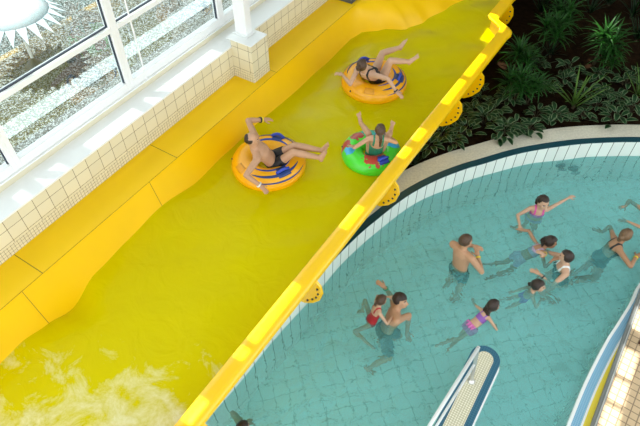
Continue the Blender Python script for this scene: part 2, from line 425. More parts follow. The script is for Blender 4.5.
for j in range(k):
    q0, q1 = 2 * math.pi * j / k, 2 * math.pi * (j + .95) / k; qm = (q0 + q1) / 2
    for r0, r1, z0, z1 in ((.55, .77, .985, .82),):
        A = [(math.cos(q0) * r0, math.sin(q0) * r0, z0), (math.cos(q1) * r0, math.sin(q1) * r0, z0), (math.cos(qm) * r1, math.sin(qm) * r1, z1)]
        a = [f.verts.new(p_) for p_ in A]; b = [f.verts.new((p_[0], p_[1], p_[2] + .02)) for p_ in A]
        f.faces.new(a[::-1]); f.faces.new(b)
        for i_ in range(3): f.faces.new((a[i_], a[(i_+1) % 3], b[(i_+1) % 3], b[i_]))
obj('fringe', f, M['parasol'], ps)

# ------------------------------------------------------------------ water slide (building frame)
LEDGE = 1.5
def bank(s):      # (n, z) of the foot of the left bank at the slide floor
    return interp([(8.3, -4.60), (8.75, -4.62), (9.1, -4.25), (9.4, -3.80), (9.8, -3.55), (10.4, -3.28), (11.2, -3.05), (13, -2.90)], s)
def rimn(s):      # centre line of the right rim
    return interp([(9.86, -2.28), (10.26, -2.66), (13, -2.66)], s) + .012 * (min(s, 10) - 1.2) + .03
def floorz(s): return interp([(8.6, .62), (13.5, 1.0)], s)
def rimz(s): return 1.30
svals = [-1.5 + .25 * i for i in range(0, 41)] + [8.75 + .07 * i for i in range(1, 66)]
slide = thing('water_slide', 'wide yellow fibreglass water slide run between the window wall and the pool', 'water slide', (0, 0, 0), ROT)
# ledge in panels, split at two joints
for a, b in ((-1.5, 1.515), (1.525, 3.855), (3.865, 6.27), (6.28, 13.3)):
    f = bmesh.new(); box(f, (-5.352, a, 1.40), (-4.835, b, LEDGE)); obj('ledge', f, M['ledge'], slide)
f = bmesh.new()
for a in (1.52, 3.86, 6.275): box(f, (-5.351, a - .0055, 1.40), (-4.835, a + .0055, LEDGE - .002))
box(f, (-4.836, -1.5, 1.42), (-4.826, 8.85, LEDGE - .003))
obj('joint', f, M['seam'], slide)
def sweep(prof, sv):
    f = bmesh.new(); vs = []
    for s in sv: vs.append([f.verts.new((n, s, z)) for n, z in prof(s)])
    for i in range(len(vs) - 1):
        for k in range(len(vs[0]) - 1): f.faces.new((vs[i][k], vs[i][k+1], vs[i+1][k+1], vs[i+1][k]))
    return f
def left_prof(s):
    bn = bank(s); fz = floorz(s); w = max(0., min(1., (s - 8.5) / .8))
    q = [(-4.827, LEDGE)]
    for t in (.04, .1, .2, .35, .5, .65, .75, .82, .88, .94, 1.):
        n = -4.827 + (bn + .02 + 4.827) * t; z = LEDGE - .01 + (fz - LEDGE) * (t ** (1 + 2.2 * w))
        q.append((n, z))
    q += [(bn + .08, fz - .02), (bn + .08, fz - .1), (-4.83, fz - .1), (-4.83, 1.42)]
    return q
def bot_prof(s):
    bn = bank(s); fz = floorz(s)
    a, b = bn + .04, rimn(s) - .24
    return [(a + (b - a) * t, fz - .02) for t in (0, .25, .5, .75, 1)] + [(b, fz - .1), (a, fz - .1), (a, fz - .02)]
def right_prof(s):
    r = rimn(s); fz = floorz(s)
    return [(r - .27, fz - .02), (r - .23, fz + .01), (r - .065, .95), (r - .055, 1.255), (r - .03, 1.255), (r - .04, .94), (r - .21, fz - .03), (r - .24, fz - .1), (r - .27, fz - .02)]
def rim_prof(s):
    r = rimn(s); z = rimz(s); w = .07 * math.exp(-((s - 10.02) / .14) ** 2)
    return [(r - .15, z - .03), (r - .14, z - .006), (r - .12, z), (r + .00, z - .002), (r + .03 + w, z - .01), (r + .06 + w, z - .03), (r + .07 + w, z - .05), (r + .07 + w, z - .10), (r + .055 + w, z - .10), (r + .05 + w, z - .06), (r + .0, z - .05), (r - .14, z - .05), (r - .15, z - .03)]
for a in (1.22, 3.30):
    f = bmesh.new(); pr = [p for p in left_prof(a)[:12]]
    for q in range(len(pr) - 1):
        (n0, z0), (n1, z1) = pr[q], pr[q + 1]
        v = [f.verts.new((n_ + dn, a + ds, z_ + .0015)) for n_, z_, ds, dn in ((n0, z0, -.003, .0015), (n0, z0, .003, .0015), (n1, z1, .003, .0015), (n1, z1, -.003, .0015))]
        u_ = [f.verts.new((w_.co.x - .004, w_.co.y, w_.co.z - .002)) for w_ in v]
        f.faces.new(v); f.faces.new(u_[::-1])
        for k in range(4): f.faces.new((v[k], u_[k], u_[(k+1) % 4], v[(k+1) % 4]))
    obj('joint', f, M['seam'], slide)
obj('side_bank', sweep(left_prof, svals), M['yellow'], slide, True)
obj('slide_floor', sweep(bot_prof, svals), M['yellow'], slide)
obj('side_wall', sweep(right_prof, svals), M['yellow'], slide, True)
o = obj('rim', sweep(rim_prof, svals), M['yellow_rim'], slide, True); 
e = o.modifiers.new('es', 'EDGE_SPLIT'); e.split_angle = R(50)
for s in (1.22, 3.32, 5.36, 7.58, 8.52, 11.0):
    r = rimn(s) + 2.28
    f = bmesh.new(); prof = [(-2.23, 1.21), (-2.15, 1.13), (-2.12, .99), (-2.16, .83), (-2.26, .69), (-2.40, .58), (-2.50, .56), (-2.33, .95), (-2.312, 1.21)]
    a = [f.verts.new((x + 2.2, -.015, z)) for x, z in prof]; b = [f.verts.new((x + 2.2, .02, z)) for x, z in prof]
    f.faces.new(a); f.faces.new(b[::-1])
    for i in range(9): f.faces.new((a[i], a[(i+1) % 9], b[(i+1) % 9], b[i]))
    fl = obj('joint_flange', f, M['yellow_rim'], slide, loc=(r - 2.2, s, 0))
    for x, z in ((-2.19, 1.07), (-2.18, .97), (-2.21, .87), (-2.265, .785), (-2.34, .70)):
        f = bmesh.new(); capsule(f, (0, 0, 0), (0, -.012, 0), .017, .013, 8, caps=1)
        obj('bolt', f, M['bolt'], fl, loc=(x + 2.2, -.017, z))
# slide water
ZE = [(-1.5, .95), (.57, .985), (.85, .99), (1.19, .93), (1.52, .85), (2.03, 1.01), (2.6, 1.05), (3.17, 1.10), (4.0, .99), (4.78, 1.0), (5.33, 1.02), (6.5, .98), (7.88, .98), (8.6, 1.0), (9.4, 1.0), (10.5, 1.09), (13.2, 1.25)]
def wz(s, n, t):
    zc = 1.0 + max(0, (s - 9.6)) * .07
    e = interp(ZE, s)
    z = zc + (e - zc) * max(0, 1 - t * 3.2) ** 2
    return z + .008 * math.sin(3.3 * s + 3 * n) * math.sin(3.1 * n - 2 * s) + .004 * math.sin(7 * s - 7 * n)
f = bmesh.new(); vs = []
s = -1.4
while s < 13.0:
    prof = left_prof(s)[:12]; ze = interp(ZE, s); nl = prof[-1][0]
    for (n0, z0), (n1, z1) in zip(prof, prof[1:]):
        if z0 >= ze >= z1: nl = n0 + (n1 - n0) * (z0 - ze) / max(1e-6, z0 - z1); break
    nl -= .02; nr = rimn(s) - .058
    row = []
    for k in range(49):
        t = k / 48; n = nl + (nr - nl) * t
        row.append(f.verts.new((n, s, wz(s, n, t))))
    vs.append(row); s += .06
for i in range(len(vs) - 1):
    for k in range(48): f.faces.new((vs[i][k], vs[i][k+1], vs[i+1][k+1], vs[i+1][k]))
o = obj('slide_water', f, M['slide_water'], None, True, rotz=ROT)
tag(o, 'shallow yellow-green running water filling the yellow slide, foaming at its lower end', 'water', kind='stuff')
# grey box on the ledge
g = thing('grey_box', 'small dark grey box on the yellow ledge at the upper end of the slide', 'box', sl(-5.06, 8.95, LEDGE), ROT)
f = bmesh.new(); box(f, (-.2, -.12, 0), (.17, .14, .07)); obj('housing', f, M['greybox'], g, bevel=.01)
f = bmesh.new(); box(f, (-.19, -.11, .07), (.16, .13, .082)); obj('lid', f, M['grey_metal'], g, bevel=.004)

# ------------------------------------------------------------------ pool, coping, garden, deck (world frame)
WL = [(-3.6, -1.2), (-3.0, 0.0), (-2.35, 1.2), (-1.42, 2.66), (-1.17, 3.03), (-.89, 3.42), (-.54, 3.94), (-.11, 4.5), (.28, 5.03), (.58, 5.39), (.88, 5.7), (1.37, 6.17), (1.88, 6.53), (2.38, 6.79), (2.73, 6.93), (3.47, 7.21), (4.36, 7.41), (5.07, 7.48), (5.7, 7.49), (6.5, 7.44), (7.5, 7.2), (8.6, 6.9), (10, 6.7)]
wl = smoothline([(x, y, 0) for x, y in WL], 5)
def offset(line, d):
    out = []
    for i, p in enumerate(line):
        t = (line[min(i+1, len(line)-1)] - line[max(i-1, 0)]).normalized()
        out.append(p + V((-t.y, t.x, 0)) * d)
    return out
def ribbon(name, la, lb, z0, z1, mat, uvscale=True):
    """solid band between two plan lines, UV: u run length, v across / height"""
    f = bmesh.new(); uvl = f.loops.layers.uv.new('UVMap'); u = 0; rows = []
    for i in range(len(la)):
        if i: u += (la[i] - la[i-1]).length
        a, b = la[i], lb[i]
        rows.append((u, [f.verts.new((a.x, a.y, z0)), f.verts.new((a.x, a.y, z1)), f.verts.new((b.x, b.y, z1)), f.verts.new((b.x, b.y, z0))], (b - a).length))
    for i in range(len(rows) - 1):
        u0, r0, w0 = rows[i]; u1, r1, w1 = rows[i+1]
        for k in range(4):
            k2 = (k + 1) % 4
            fc = f.faces.new((r0[k], r0[k2], r1[k2], r1[k]))
            va = {0: z0, 1: z1, 2: z1 + w0, 3: z1 + w0 + z1 - z0}[k]; vb = {0: z1, 1: z1 + w0, 2: z1 + w0 + z1 - z0, 3: z0}[k]
            for lp, q in zip(fc.loops, ((u0, va), (u0, vb), (u1, vb), (u1, va))): lp[uvl].uv = q
    f.faces.new(rows[0][1]); f.faces.new(rows[-1][1][::-1])
    return obj(name, f, mat)
PZ = -1.1
struct(ribbon('wall_pool', wl, offset(wl, .10), PZ, .325, M['pool_tile']))
struct(ribbon('trim_3', offset(wl, .001), offset(wl, .125), .325, .34, M['blue_tile']))
struct(ribbon('trim_4', offset(wl, .125), offset(wl, .46), .2, .338, M['coping']))
# soil bed behind the coping: one polygon from the coping out
f = bmesh.new()
inner = offset(wl, .44)
outer = [p + V((0, 0, 0)) for p in inner]
vs = []
for p in inner:
    q = p + (V((p.x * .3 - 1.0, 14, 0)) if True else 0)
    row = []
    for k in range(15):
        t = (k / 14)
        c = p.lerp(V((p.x * 1.7 - 1.5, 17.5, 0)), t)
        row.append(f.verts.new((c.x, c.y, .30 + (0 if k == 0 else .05 * math.sin(c.x * 4 + c.y * 2) * math.sin(c.y * 3)))))
    vs.append(row)
for i in range(len(vs) - 1):
    for k in range(14): f.faces.new((vs[i][k], vs[i][k+1], vs[i+1][k+1], vs[i+1][k]))
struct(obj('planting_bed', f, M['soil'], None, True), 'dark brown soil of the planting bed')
# pool floor
f = bmesh.new(); box(f, (-4.5, -2, PZ - .1), (11, 8.2, PZ)); o = boxuv(obj('floor', f, M['pool_floor']))
for d in o.data.uv_layers[0].data:
    x, y = d.uv; a = R(14); d.uv = (x * math.cos(a) + y * math.sin(a), -x * math.sin(a) + y * math.cos(a))
struct(o)
# deck at the right: edge line of the pool
DE = [(1.2, -.2), (2.0, 1.1), (2.6, 2.0), (3.0, 2.6), (3.39, 3.16), (3.84, 3.73), (4.12, 4.04), (4.43, 4.39), (4.67, 4.7), (5.3, 5.3), (6.2, 5.85), (7.4, 6.12), (10, 6.2)]
de = smoothline([(x, y, 0) for x, y in DE], 5)[::-1]
struct(ribbon('wall_deck', de, offset(de, .12), PZ, .06, M['pool_tile']))
struct(ribbon('trim_5', offset(de, .0), offset(de, .035), .06, .105, M['white']))
struct(ribbon('trim_6', offset(de, .03), offset(de, .135), .06, .103, M['lightblue_mosaic']))
struct(ribbon('trim_7', offset(de, .135), offset(de, .16), .06, .104, M['white']))
struct(ribbon('trim_8', offset(de, .16), offset(de, .24), .06, .105, pmat('yellow_nosing', (.88, .70, .06), .4)))
# straight deck behind
RD = (V((4.55, 4.43, 0)) - V((3.31, 2.6, 0))).normalized(); RP = V((3.31, 2.6, 0))
f = bmesh.new(); do = offset(de, .2)
edge_ = [p for p in do if p.y > 5.25] + [RP + RD * t for t in (2.6, 2, 1, 0, -1, -2, -3.4)]
a = [f.verts.new((p.x, p.y, .112)) for p in edge_]; b = [f.verts.new((p.x + 4.5, p.y - 3.2, .112)) for p in edge_]
for i in range(len(a) - 1): f.faces.new((a[i], b[i], b[i+1], a[i+1]))
o = boxuv(obj('floor_deck', f, M['deck_tile']))
for d in o.data.uv_layers[0].data:
    x, y = d.uv; q = R(36); d.uv = (x * math.cos(q) - y * math.sin(q), x * math.sin(q) + y * math.cos(q))
struct(o)
# grey rail on the deck edge
rail = thing('deck_rail', 'straight grey metal rail along the deck edge at the lower right', 'rail', (3.31, 2.6, .112))
d = RD
f = bmesh.new()
w = V((d.y, -d.x, 0)) * .032
def bar(f, a, b, w, z0, z1):
    q = [a - w, a + w, b + w, b - w]
    lo = [f.verts.new((p.x, p.y, z0)) for p in q]; hi = [f.verts.new((p.x, p.y, z1)) for p in q]
    f.faces.new(lo[::-1]); f.faces.new(hi)
    for i in range(4): f.faces.new((lo[i], lo[(i+1) % 4], hi[(i+1) % 4], hi[i]))
bar(f, d * -3, d * 2.55, w, .0, .07); obj('bar', f, M['grey_metal'], rail, bevel=.01)
f = bmesh.new(); bar(f, d * -3 + w * .35, d * 2.55 + w * .35, w * .2, .07, .078); obj('groove_strip', f, M['steel'], rail)
# brown kick bar on the deck
b_ = thing('brown_bar', 'short dark brown bar lying on the sunlit deck tiles by the rail', 'bar', (4.28, 3.72, .112))
f = bmesh.new(); bar(f, V((0, 0, 0)), V((.5, -.3, 0)), V((.012, .02, 0)), .0, .03); obj('strip', f, pmat('dark_brown', (.08, .03, .015), .5), b_)

# peninsula wall with hand rail
ax = (V((2.21, 3.54, 0)) - V((1.565, 2.52, 0))).normalized(); lat = V((ax.y, -ax.x, 0))
org = V((2.11, 3.38, 0))
pen = thing('pool_divider', 'low pool divider wall with rounded end, cream and blue tiled top', 'wall', org)
def stadium(r, L, lx=0.):
    q = [lat * (r * math.cos(t)) + ax * (r * math.sin(t)) for t in (math.pi * k / 16 for k in range(17))]
    return [p for p in q] + [lat * -r - ax * L, lat * r - ax * L]
f = bmesh.new(); prism(f, [(p.x, p.y) for p in stadium(.185, 3.6)], PZ, .292); o = boxuv(obj('body', f, M['white'], pen))
def topmesh(name, poly, z0, z1, mat):
    f = bmesh.new(); prism(f, [(p.x, p.y) for p in poly], z0, z1); o = obj(name, f, mat, pen)
    uv = o.data.uv_layers.new(name='UVMap')
    for p in o.data.polygons:
        for li in p.loop_indices:
            c = o.data.vertices[o.data.loops[li].vertex_index].co
            uv.data[li].uv = (c.dot(lat), c.dot(ax))
    return o
f = bmesh.new(); prism(f, [(p.x + lat.x * .03, p.y + lat.y * .03) for p in stadium(.185, 3.6)], PZ, .17); obj('plinth', f, M['white'], pen)
topmesh('blue_border', stadium(.19, 3.6), .292, .306, M['blue_mosaic'])
topmesh('cream_top', stadium(.105, 3.62), .306, .312, M['cream_mosaic'])
hr = thing('handrail', 'white tubular handrail along the left side of the pool divider', 'handrail', V((1.88, 3.08, .312)))
top_ = V((-.06, .06, .735)); rd = V((-.6, -.8, 0)); e = rd * 1.15
for q in (V((0, 0, 0)), e):
    f = bmesh.new(); capsule(f, q, q + top_, .022, .022, 12); obj('post', f, M['steel'], hr, True)
    f = bmesh.new(); capsule(f, q, q + V((0, 0, .012)), .05, .045, 14, caps=1); obj('foot_plate', f, M['steel'], hr, True)
f = bmesh.new(); tube(f, [top_ - rd * .02, top_ + rd * 1.2, top_ + rd * 2.6], .021, 12); obj('top_rail', f, M['white'], hr, True)
f = bmesh.new(); tube(f, [top_ * .55, top_ * .55 + rd * 2.6], .016, 12); obj('lower_rail', f, M['white'], hr, True)

# pool water
def inside(x, y, poly):
    r = False; k = len(poly)
    for i in range(k):
        x0, y0 = poly[i]; x1, y1 = poly[i-1]
        if (y0 > y) != (y1 > y) and x < (x1 - x0) * (y - y0) / (y1 - y0) + x0: r = not r
    return r
poly = [(p.x, p.y) for p in offset(wl, .08)] + [(p.x, p.y) for p in offset(de, .09)]
f = bmesh.new(); st = .06; nx, ny = int(13.6 / st), int(9 / st); gv = {}
random.seed(3)
WV = [(random.uniform(0, 6.28), random.uniform(.35, 1.3), random.uniform(0, 6.28)) for _ in range(14)]
def ripple(x, y):
    z = 0
    for a, wlen, ph in WV: z += .0045 * wlen * math.sin((x * math.cos(a) + y * math.sin(a)) * 6.283 / wlen + ph)
    return z
for i in range(nx):
    for j in range(ny):
        x, y = -3.7 + i * st, -1.2 + j * st
        if inside(x, y, poly): gv[i, j] = f.verts.new((x, y, ripple(x, y)))
for (i, j), v in gv.items():
    q = [gv.get(k) for k in ((i, j), (i+1, j), (i+1, j+1), (i, j+1))]
    if all(q): f.faces.new(q)
o = obj('pool_water', f, M['pool_water'], None, True)
tag(o, 'clear rippled turquoise water filling the curved swimming pool', 'water', kind='stuff')
# dark inlet nozzles in the pool wall under water
for i, (x, y, z, lb) in enumerate(((4.33, 7.395, -.22, 'dark round water inlet under water in the far pool wall, the upper one'), (4.62, 7.43, -.42, 'dark round water inlet under water in the far pool wall, the lower one'))):
    t = thing('water_inlet', lb, 'inlet', (x, y, z))
    f = bmesh.new(); capsule(f, (0, 0, 0), (0, -.03, 0), .10, .09, 20, caps=1); obj('rim', f, M['greybox'], t, True)
    f = bmesh.new()
    for k in range(-3, 4): box(f, (k * .024 - .005, -.135, -.06), (k * .024 + .005, -.12, .06))
    obj('grille', f, M['grey_metal'], t)

# ------------------------------------------------------------------ people
UP = V((0, 0, 1))
def ik(a, b, l1, l2, pole):
    d = b - a; D = d.length; mx = (l1 + l2) * .995
    if D > mx: b = a + d * (mx / D); d = b - a; D = mx
    u = d.normalized(); x = (l1*l1 - l2*l2 + D*D) / (2 * D); h = math.sqrt(max(0, l1*l1 - x*x))
    p = pole - u * pole.dot(u); p = p.normalized() if p.length > 1e-4 else V((0, 0, -1))
    return a + u * x + p * h, b

def frame(fwd, up):
    f = fwd.normalized(); r = f.cross(up).normalized(); return r, f, r.cross(f)

def segdist(P, a, b):
    a = np.array(a); b = np.array(b); ab = b - a
    t = ((P - a) @ ab) / max(1e-9, ab @ ab); tc = np.clip(t, 0, 1)
    return np.linalg.norm(P - (a + tc[:, None] * ab), axis=1), t

def person(label, h, pel, fwd, torso, face, arms, legs, hair, wear=(), skin='skin', build=1., female=False, headtilt=None, hs=1., bands=(), voxel=.0075, sh_lat=None, child=False, name='person'):
    """pel: hip centre, fwd: chest direction, torso: pelvis-to-shoulder direction, face: gaze direction
    arms/legs: (right target, pole, left target, pole); all world vectors. One remeshed body, hair and clothing as children."""
    k = h / 1.75
    pel = V(pel); T = V(torso).normalized(); fw = V(fwd); fw = (fw - T * fw.dot(T)).normalized(); lat = fw.cross(T).normalized()   # lat = person's right
    sl_ = V(sh_lat).normalized() if sh_lat is not None else lat
    cw = (.135 if female else .15) * k * build; sw = (.168 if female else .19) * k
    if child: cw = .125 * k; sw = .155 * k
    ts = .50 * k
    shc = pel + T * ts
    neck = shc + T * .055 * k
    fc = V(face).normalized()
    hu = V(headtilt).normalized() if headtilt is not None else (T + UP * .6).normalized()
    hr_, hf, hup = frame(fc, hu)
    HK = k * hs
    head = neck + (T * .5 + hup * .5).normalized() * (.135 * HK) + hf * .02 * HK
    bm = bmesh.new()
    # torso loft
    secs = [(-.09, .10, .085, 0), (-.02, .158 if not female else .168, .112, -.01), (.08, .142, .10, 0), (.2, .122 if female else .135, .092, .008), (.33, cw / k, .112, .012), (.43, cw / k * 1.06, .10, .0), (.50, cw / k * .92, .072, -.008), (.545, .075, .06, -.008)]
    rings = []
    for tz, a, d, off in secs:
        f_ = max(0, min(1, tz / .5)); L_ = (lat * (1 - f_) + sl_ * f_).normalized(); F_ = T.cross(L_).normalized()
        c = pel + T * (tz * k) + F_ * off * k
        rings.append([bm.verts.new(c + L_ * (math.cos(q) * a * k * (build if tz < .4 else 1)) + F_ * (math.sin(q) * d * k * build)) for q in (2 * math.pi * j / 24 for j in range(24))])
    bridge(bm, rings, True)
    if female and not child:
        for s_ in (-1, 1):
            F_ = T.cross(sl_).normalized(); c = pel + T * .345 * k + sl_ * s_ * .072 * k + F_ * .085 * k
            ellipsoid(bm, c, (sl_ * .062 * k, T * .06 * k, F_ * .05 * k), 14, 10)
    bones = {'torso': (pel - T * .09 * k, shc)}
    # neck + head
    capsule(bm, neck - T * .05 * k, head - hup * .06 * HK, .058 * k, .052 * k)
    ellipsoid(bm, head + hup * .022 * HK - hf * .01 * HK, (hr_ * .077 * HK, hf * .094 * HK, hup * .098 * HK), 24, 18)
    ellipsoid(bm, head - hup * .048 * HK + hf * .03 * HK, (hr_ * .060 * HK, hf * .066 * HK, hup * .072 * HK), 20, 14)
    capsule(bm, head + hup * .006 * HK + hf * .086 * HK, head - hup * .034 * HK + hf * .106 * HK, .009 * HK, .015 * HK, 8)
    for s_ in (-1, 1):
        ellipsoid(bm, head + hr_ * s_ * .078 * HK - hup * .01 * HK - hf * .008 * HK, (hr_ * .011 * HK, hf * .02 * HK, hup * .032 * HK), 10, 8)
        ellipsoid(bm, head + hr_ * s_ * .032 * HK + hup * .028 * HK + hf * .074 * HK, (hr_ * .026 * HK, hf * .012 * HK, hup * .009 * HK), 10, 8)
        ellipsoid(bm, head + hr_ * s_ * .04 * HK - hup * .03 * HK + hf * .062 * HK, (hr_ * .024 * HK, hf * .018 * HK, hup * .022 * HK), 10, 8)
    ellipsoid(bm, head - hup * .066 * HK + hf * .088 * HK, (hr_ * .024 * HK, hf * .010 * HK, hup * .011 * HK), 10, 8)
    bones['head'] = (head, head + hup * .03 * HK)
    # arms
    ua, fa = .30 * k, .255 * k; wrists = {}
    for s_, (tgt, pole, hd) in ((1, arms[0]), (-1, arms[1])):
        sh = shc + sl_ * s_ * sw - T * .025 * k
        e_, w_ = ik(sh, V(tgt), ua, fa, V(pole))
        rA = (.043 if female else .05) * k * (.9 if child else 1)
        capsule(bm, shc + sl_ * s_ * sw * .5 - T * .02 * k, sh, .062 * k, rA * 1.22)
        capsule(bm, sh, sh.lerp(e_, .45), rA * 1.15, rA); capsule(bm, sh.lerp(e_, .45), e_, rA, rA * .82)
        capsule(bm, e_, e_.lerp(w_, .3), rA * .82, rA * .84); capsule(bm, e_.lerp(w_, .3), w_, rA * .84, rA * .56)
        nm = 'R' if s_ > 0 else 'L'
        bones['ua' + nm] = (sh, e_); bones['fa' + nm] = (e_, w_); wrists[nm] = (e_, w_)
        # hand: palm, four unequal bent fingers, thumb from the side
        fd = (w_ - e_).normalized(); hd_ = (V(hd) if hd is not None else fd); hd_ = (hd_.normalized() * .7 + fd * .5).normalized()
        pn = V((0, 0, -1)); pn = pn - hd_ * pn.dot(hd_)
        if pn.length < .2: pn = fw - hd_ * fw.dot(hd_)
        pn.normalize(); side = hd_.cross(pn).normalized() * (1 if s_ > 0 else -1)
        hk = k * (1.05 if not child else 1.)
        pc = w_ + hd_ * .045 * hk
        ellipsoid(bm, pc, (side * .040 * hk, pn * .017 * hk, hd_ * .056 * hk), 14, 10)
        for q, (off, ln, cu) in enumerate(((.03, .068, .25), (.010, .078, .3), (-.010, .072, .36), (-.03, .056, .45))):
            b0 = w_ + hd_ * .075 * hk + side * off * .85 * hk
            d1 = (hd_ + side * off * 5 + pn * cu * .6).normalized(); b1 = b0 + d1 * ln * .55 * hk
            d2 = (d1 + pn * cu).normalized(); b2 = b1 + d2 * ln * .5 * hk
            capsule(bm, b0, b1, .0098 * hk, .0092 * hk, 8); capsule(bm, b1, b2, .0092 * hk, .008 * hk, 8)
        b0 = w_ + hd_ * .025 * hk + side * .028 * hk; d1 = (hd_ * .6 + side * .75 + pn * .25).normalized(); b1 = b0 + d1 * .045 * hk
        capsule(bm, b0, b1, .013 * hk, .011 * hk, 8); capsule(bm, b1, b1 + (d1 + hd_ * .8).normalized() * .034 * hk, .011 * hk, .009 * hk, 8)
        bones['hand' + nm] = (w_, w_ + hd_ * .14 * hk)
    # legs
    th, sn_ = .43 * k, .41 * k
    for s_, (tgt, pole, toe) in ((1, legs[0]), (-1, legs[1])):
        hp = pel + lat * s_ * .088 * k - T * .02 * k
        kn, an = ik(hp, V(tgt), th, sn_, V(pole))
        rT = (.082 if not child else .068) * k * build
        capsule(bm, hp, hp.lerp(kn, .5), rT * 1.05, rT * .86); capsule(bm, hp.lerp(kn, .5), kn, rT * .86, .055 * k)
        capsule(bm, kn, kn.lerp(an, .3), .053 * k, .056 * k); capsule(bm, kn.lerp(an, .3), an, .056 * k, .036 * k)
        td = V(toe).normalized(); fdn = (an - kn).normalized()
        heel = an - td * .035 * k + fdn * .03 * k; ball = an + td * .12 * k + fdn * .04 * k
        capsule(bm, heel, an, .034 * k, .036 * k); capsule(bm, an, ball, .038 * k, .03 * k); capsule(bm, heel, ball, .032 * k, .03 * k)
        sd = td.cross(fdn).normalized()
        for q in range(5):
            o_ = (q - 2) * .017 * k * (-s_); ln = (.05, .042, .038, .033, .028)[q] * k
            b0 = ball + sd * o_
            capsule(bm, b0, b0 + td * ln, (.014 if q == 0 else .0105) * k, (.012 if q == 0 else .009) * k, 8)
        nm = 'R' if s_ > 0 else 'L'
        bones['th' + nm] = (hp, kn); bones['sn' + nm] = (kn, an); bones['foot' + nm] = (heel, ball)
    base = V((pel.x, pel.y, pel.z))
    for v in bm.verts: v.co -= base
    bmesh.ops.recalc_face_normals(bm, faces=bm.faces[:])
    me = bpy.data.meshes.new('tmp'); bm.to_mesh(me); bm.free()
    tmp = bpy.data.objects.new('tmp', me); C.objects.link(tmp)
    m = tmp.modifiers.new('r', 'REMESH'); m.mode = 'VOXEL'; m.voxel_size = voxel * max(.8, k)
    m = tmp.modifiers.new('s', 'SMOOTH'); m.factor = .5; m.iterations = 2
    dg = bpy.context.evaluated_depsgraph_get(); body = bpy.data.meshes.new_from_object(tmp.evaluated_get(dg))
    bpy.data.objects.remove(tmp)
    root = bpy.data.objects.new(name, body); C.objects.link(root); root.location = base; body.name = name
    body.materials.clear()
    for q in (M[skin], M['eyewhite'], M['iris'], M['lip'], M[hair['mat']]): body.materials.append(q)
    body.polygons.foreach_set('use_smooth', [True] * len(body.polygons))
    nf = len(body.polygons); cen = np.empty(nf * 3); body.polygons.foreach_get('center', cen); cen = cen.reshape(-1, 3) + np.array(base)
    # face colours: eyes, brows, lips
    hl = cen - np.array(head); X = hl @ np.array(hr_) / HK; Y = hl @ np.array(hf) / HK; Z = hl @ np.array(hup) / HK
    mi = np.zeros(nf, dtype=np.int32); fr = Y > .05
    ex = np.abs(X) - .031
    mi[fr & ((ex / .015) ** 2 + ((Z - .008) / .0085) ** 2 < 1)] = 1
    mi[fr & ((ex / .0075) ** 2 + ((Z - .008) / .009) ** 2 < 1)] = 2
    mi[fr & ((ex / .021) ** 2 + ((Z - .033) / .006) ** 2 < 1)] = 4
    mi[fr & (Y > .07) & ((X / .025) ** 2 + ((Z + .066) / .010) ** 2 < 1)] = 3
    body.polygons.foreach_set('material_index', mi)
    # nearest bone per face
    names = list(bones); rad = {'torso': .13, 'head': .09}
    best = np.full(nf, 9.); bi = np.zeros(nf, int); bt = np.zeros(nf)
    for i, nme in enumerate(names):
        d, t = segdist(cen, *bones[nme])
        d = d / k - {'to': .115, 'he': .09, 'ua': .045, 'fa': .035, 'ha': .03, 'th': .072, 'sn': .05, 'fo': .035}[nme[:2]]
        m_ = d < best; best[m_] = d[m_]; bi[m_] = i; bt[m_] = t[m_]
    bn = np.array([q[:2] for q in names])[bi]
    tl = cen - np.array(pel); tt = tl @ np.array(T) / k; tx = tl @ np.array(sl_) / k; ty = tl @ np.array(T.cross(sl_)) / k
    arm = np.isin(bn, ['ua', 'fa', 'ha']); hd_m = bn == 'he'; leg = np.isin(bn, ['th', 'sn', 'fo'])
    D = dict(bn=bn, t=bt, tt=tt, tx=tx, ty=ty, arm=arm, head=hd_m, leg=leg, torso=bn == 'to')
    fverts = np.empty(len(body.loops), dtype=np.int32); body.loops.foreach_get('vertex_index', fverts)
    starts = np.empty(nf, dtype=np.int32); body.polygons.foreach_get('loop_start', starts); tots = np.empty(nf, dtype=np.int32); body.polygons.foreach_get('loop_total', tots)
    nv = len(body.vertices); co = np.empty(nv * 3); body.vertices.foreach_get('co', co); co = co.reshape(-1, 3)
    no = np.empty(nv * 3); body.vertex_normals.foreach_get('vector', no); no = no.reshape(-1, 3)
    for wn, wm, pred, off, *lab in wear:
        mask = pred(D) & ~hd_m
        idx = np.nonzero(mask)[0]
        if len(idx) == 0: continue
        cnt = np.zeros(nv, int); tot = np.zeros(nv, int)
        np.add.at(tot, fverts, 1)
        polys = [fverts[starts[i]:starts[i] + tots[i]] for i in idx]
        for p_ in polys: cnt[p_] += 1
        used = np.nonzero(cnt)[0]; remap = {v: i for i, v in enumerate(used)}
        edge = (cnt[used] < tot[used])
        o_ = np.where(edge, .001, off * k)[:, None]
        pos = co[used] + no[used] * o_
        if wn == 'frill_skirt': pos += no[used] * (.012 * np.sin(co[used] @ np.array(lat) * 160) * (~edge))[:, None]
        cm = bpy.data.meshes.new(wn); cm.from_pydata(pos.tolist(), [], [[remap[v] for v in p_] for p_ in polys])
        cm.polygons.foreach_set('use_smooth', [True] * len(cm.polygons)); cm.materials.append(M[wm])
        oo = bpy.data.objects.new(wn, cm); C.objects.link(oo); oo.parent = root
        if lab: oo['label'] = lab[0]
    # hair
    f = bmesh.new(); rng = random.Random(sum(map(ord, label)))
    def hp_(x, y, z): return head - base + (hr_ * x + hf * y + hup * z) * HK
    seg, rg = 40, 26; vs = []; vol = hair.get('vol', 1.)
    line = hair.get('line', .62)          # how far the hairline comes down over the forehead
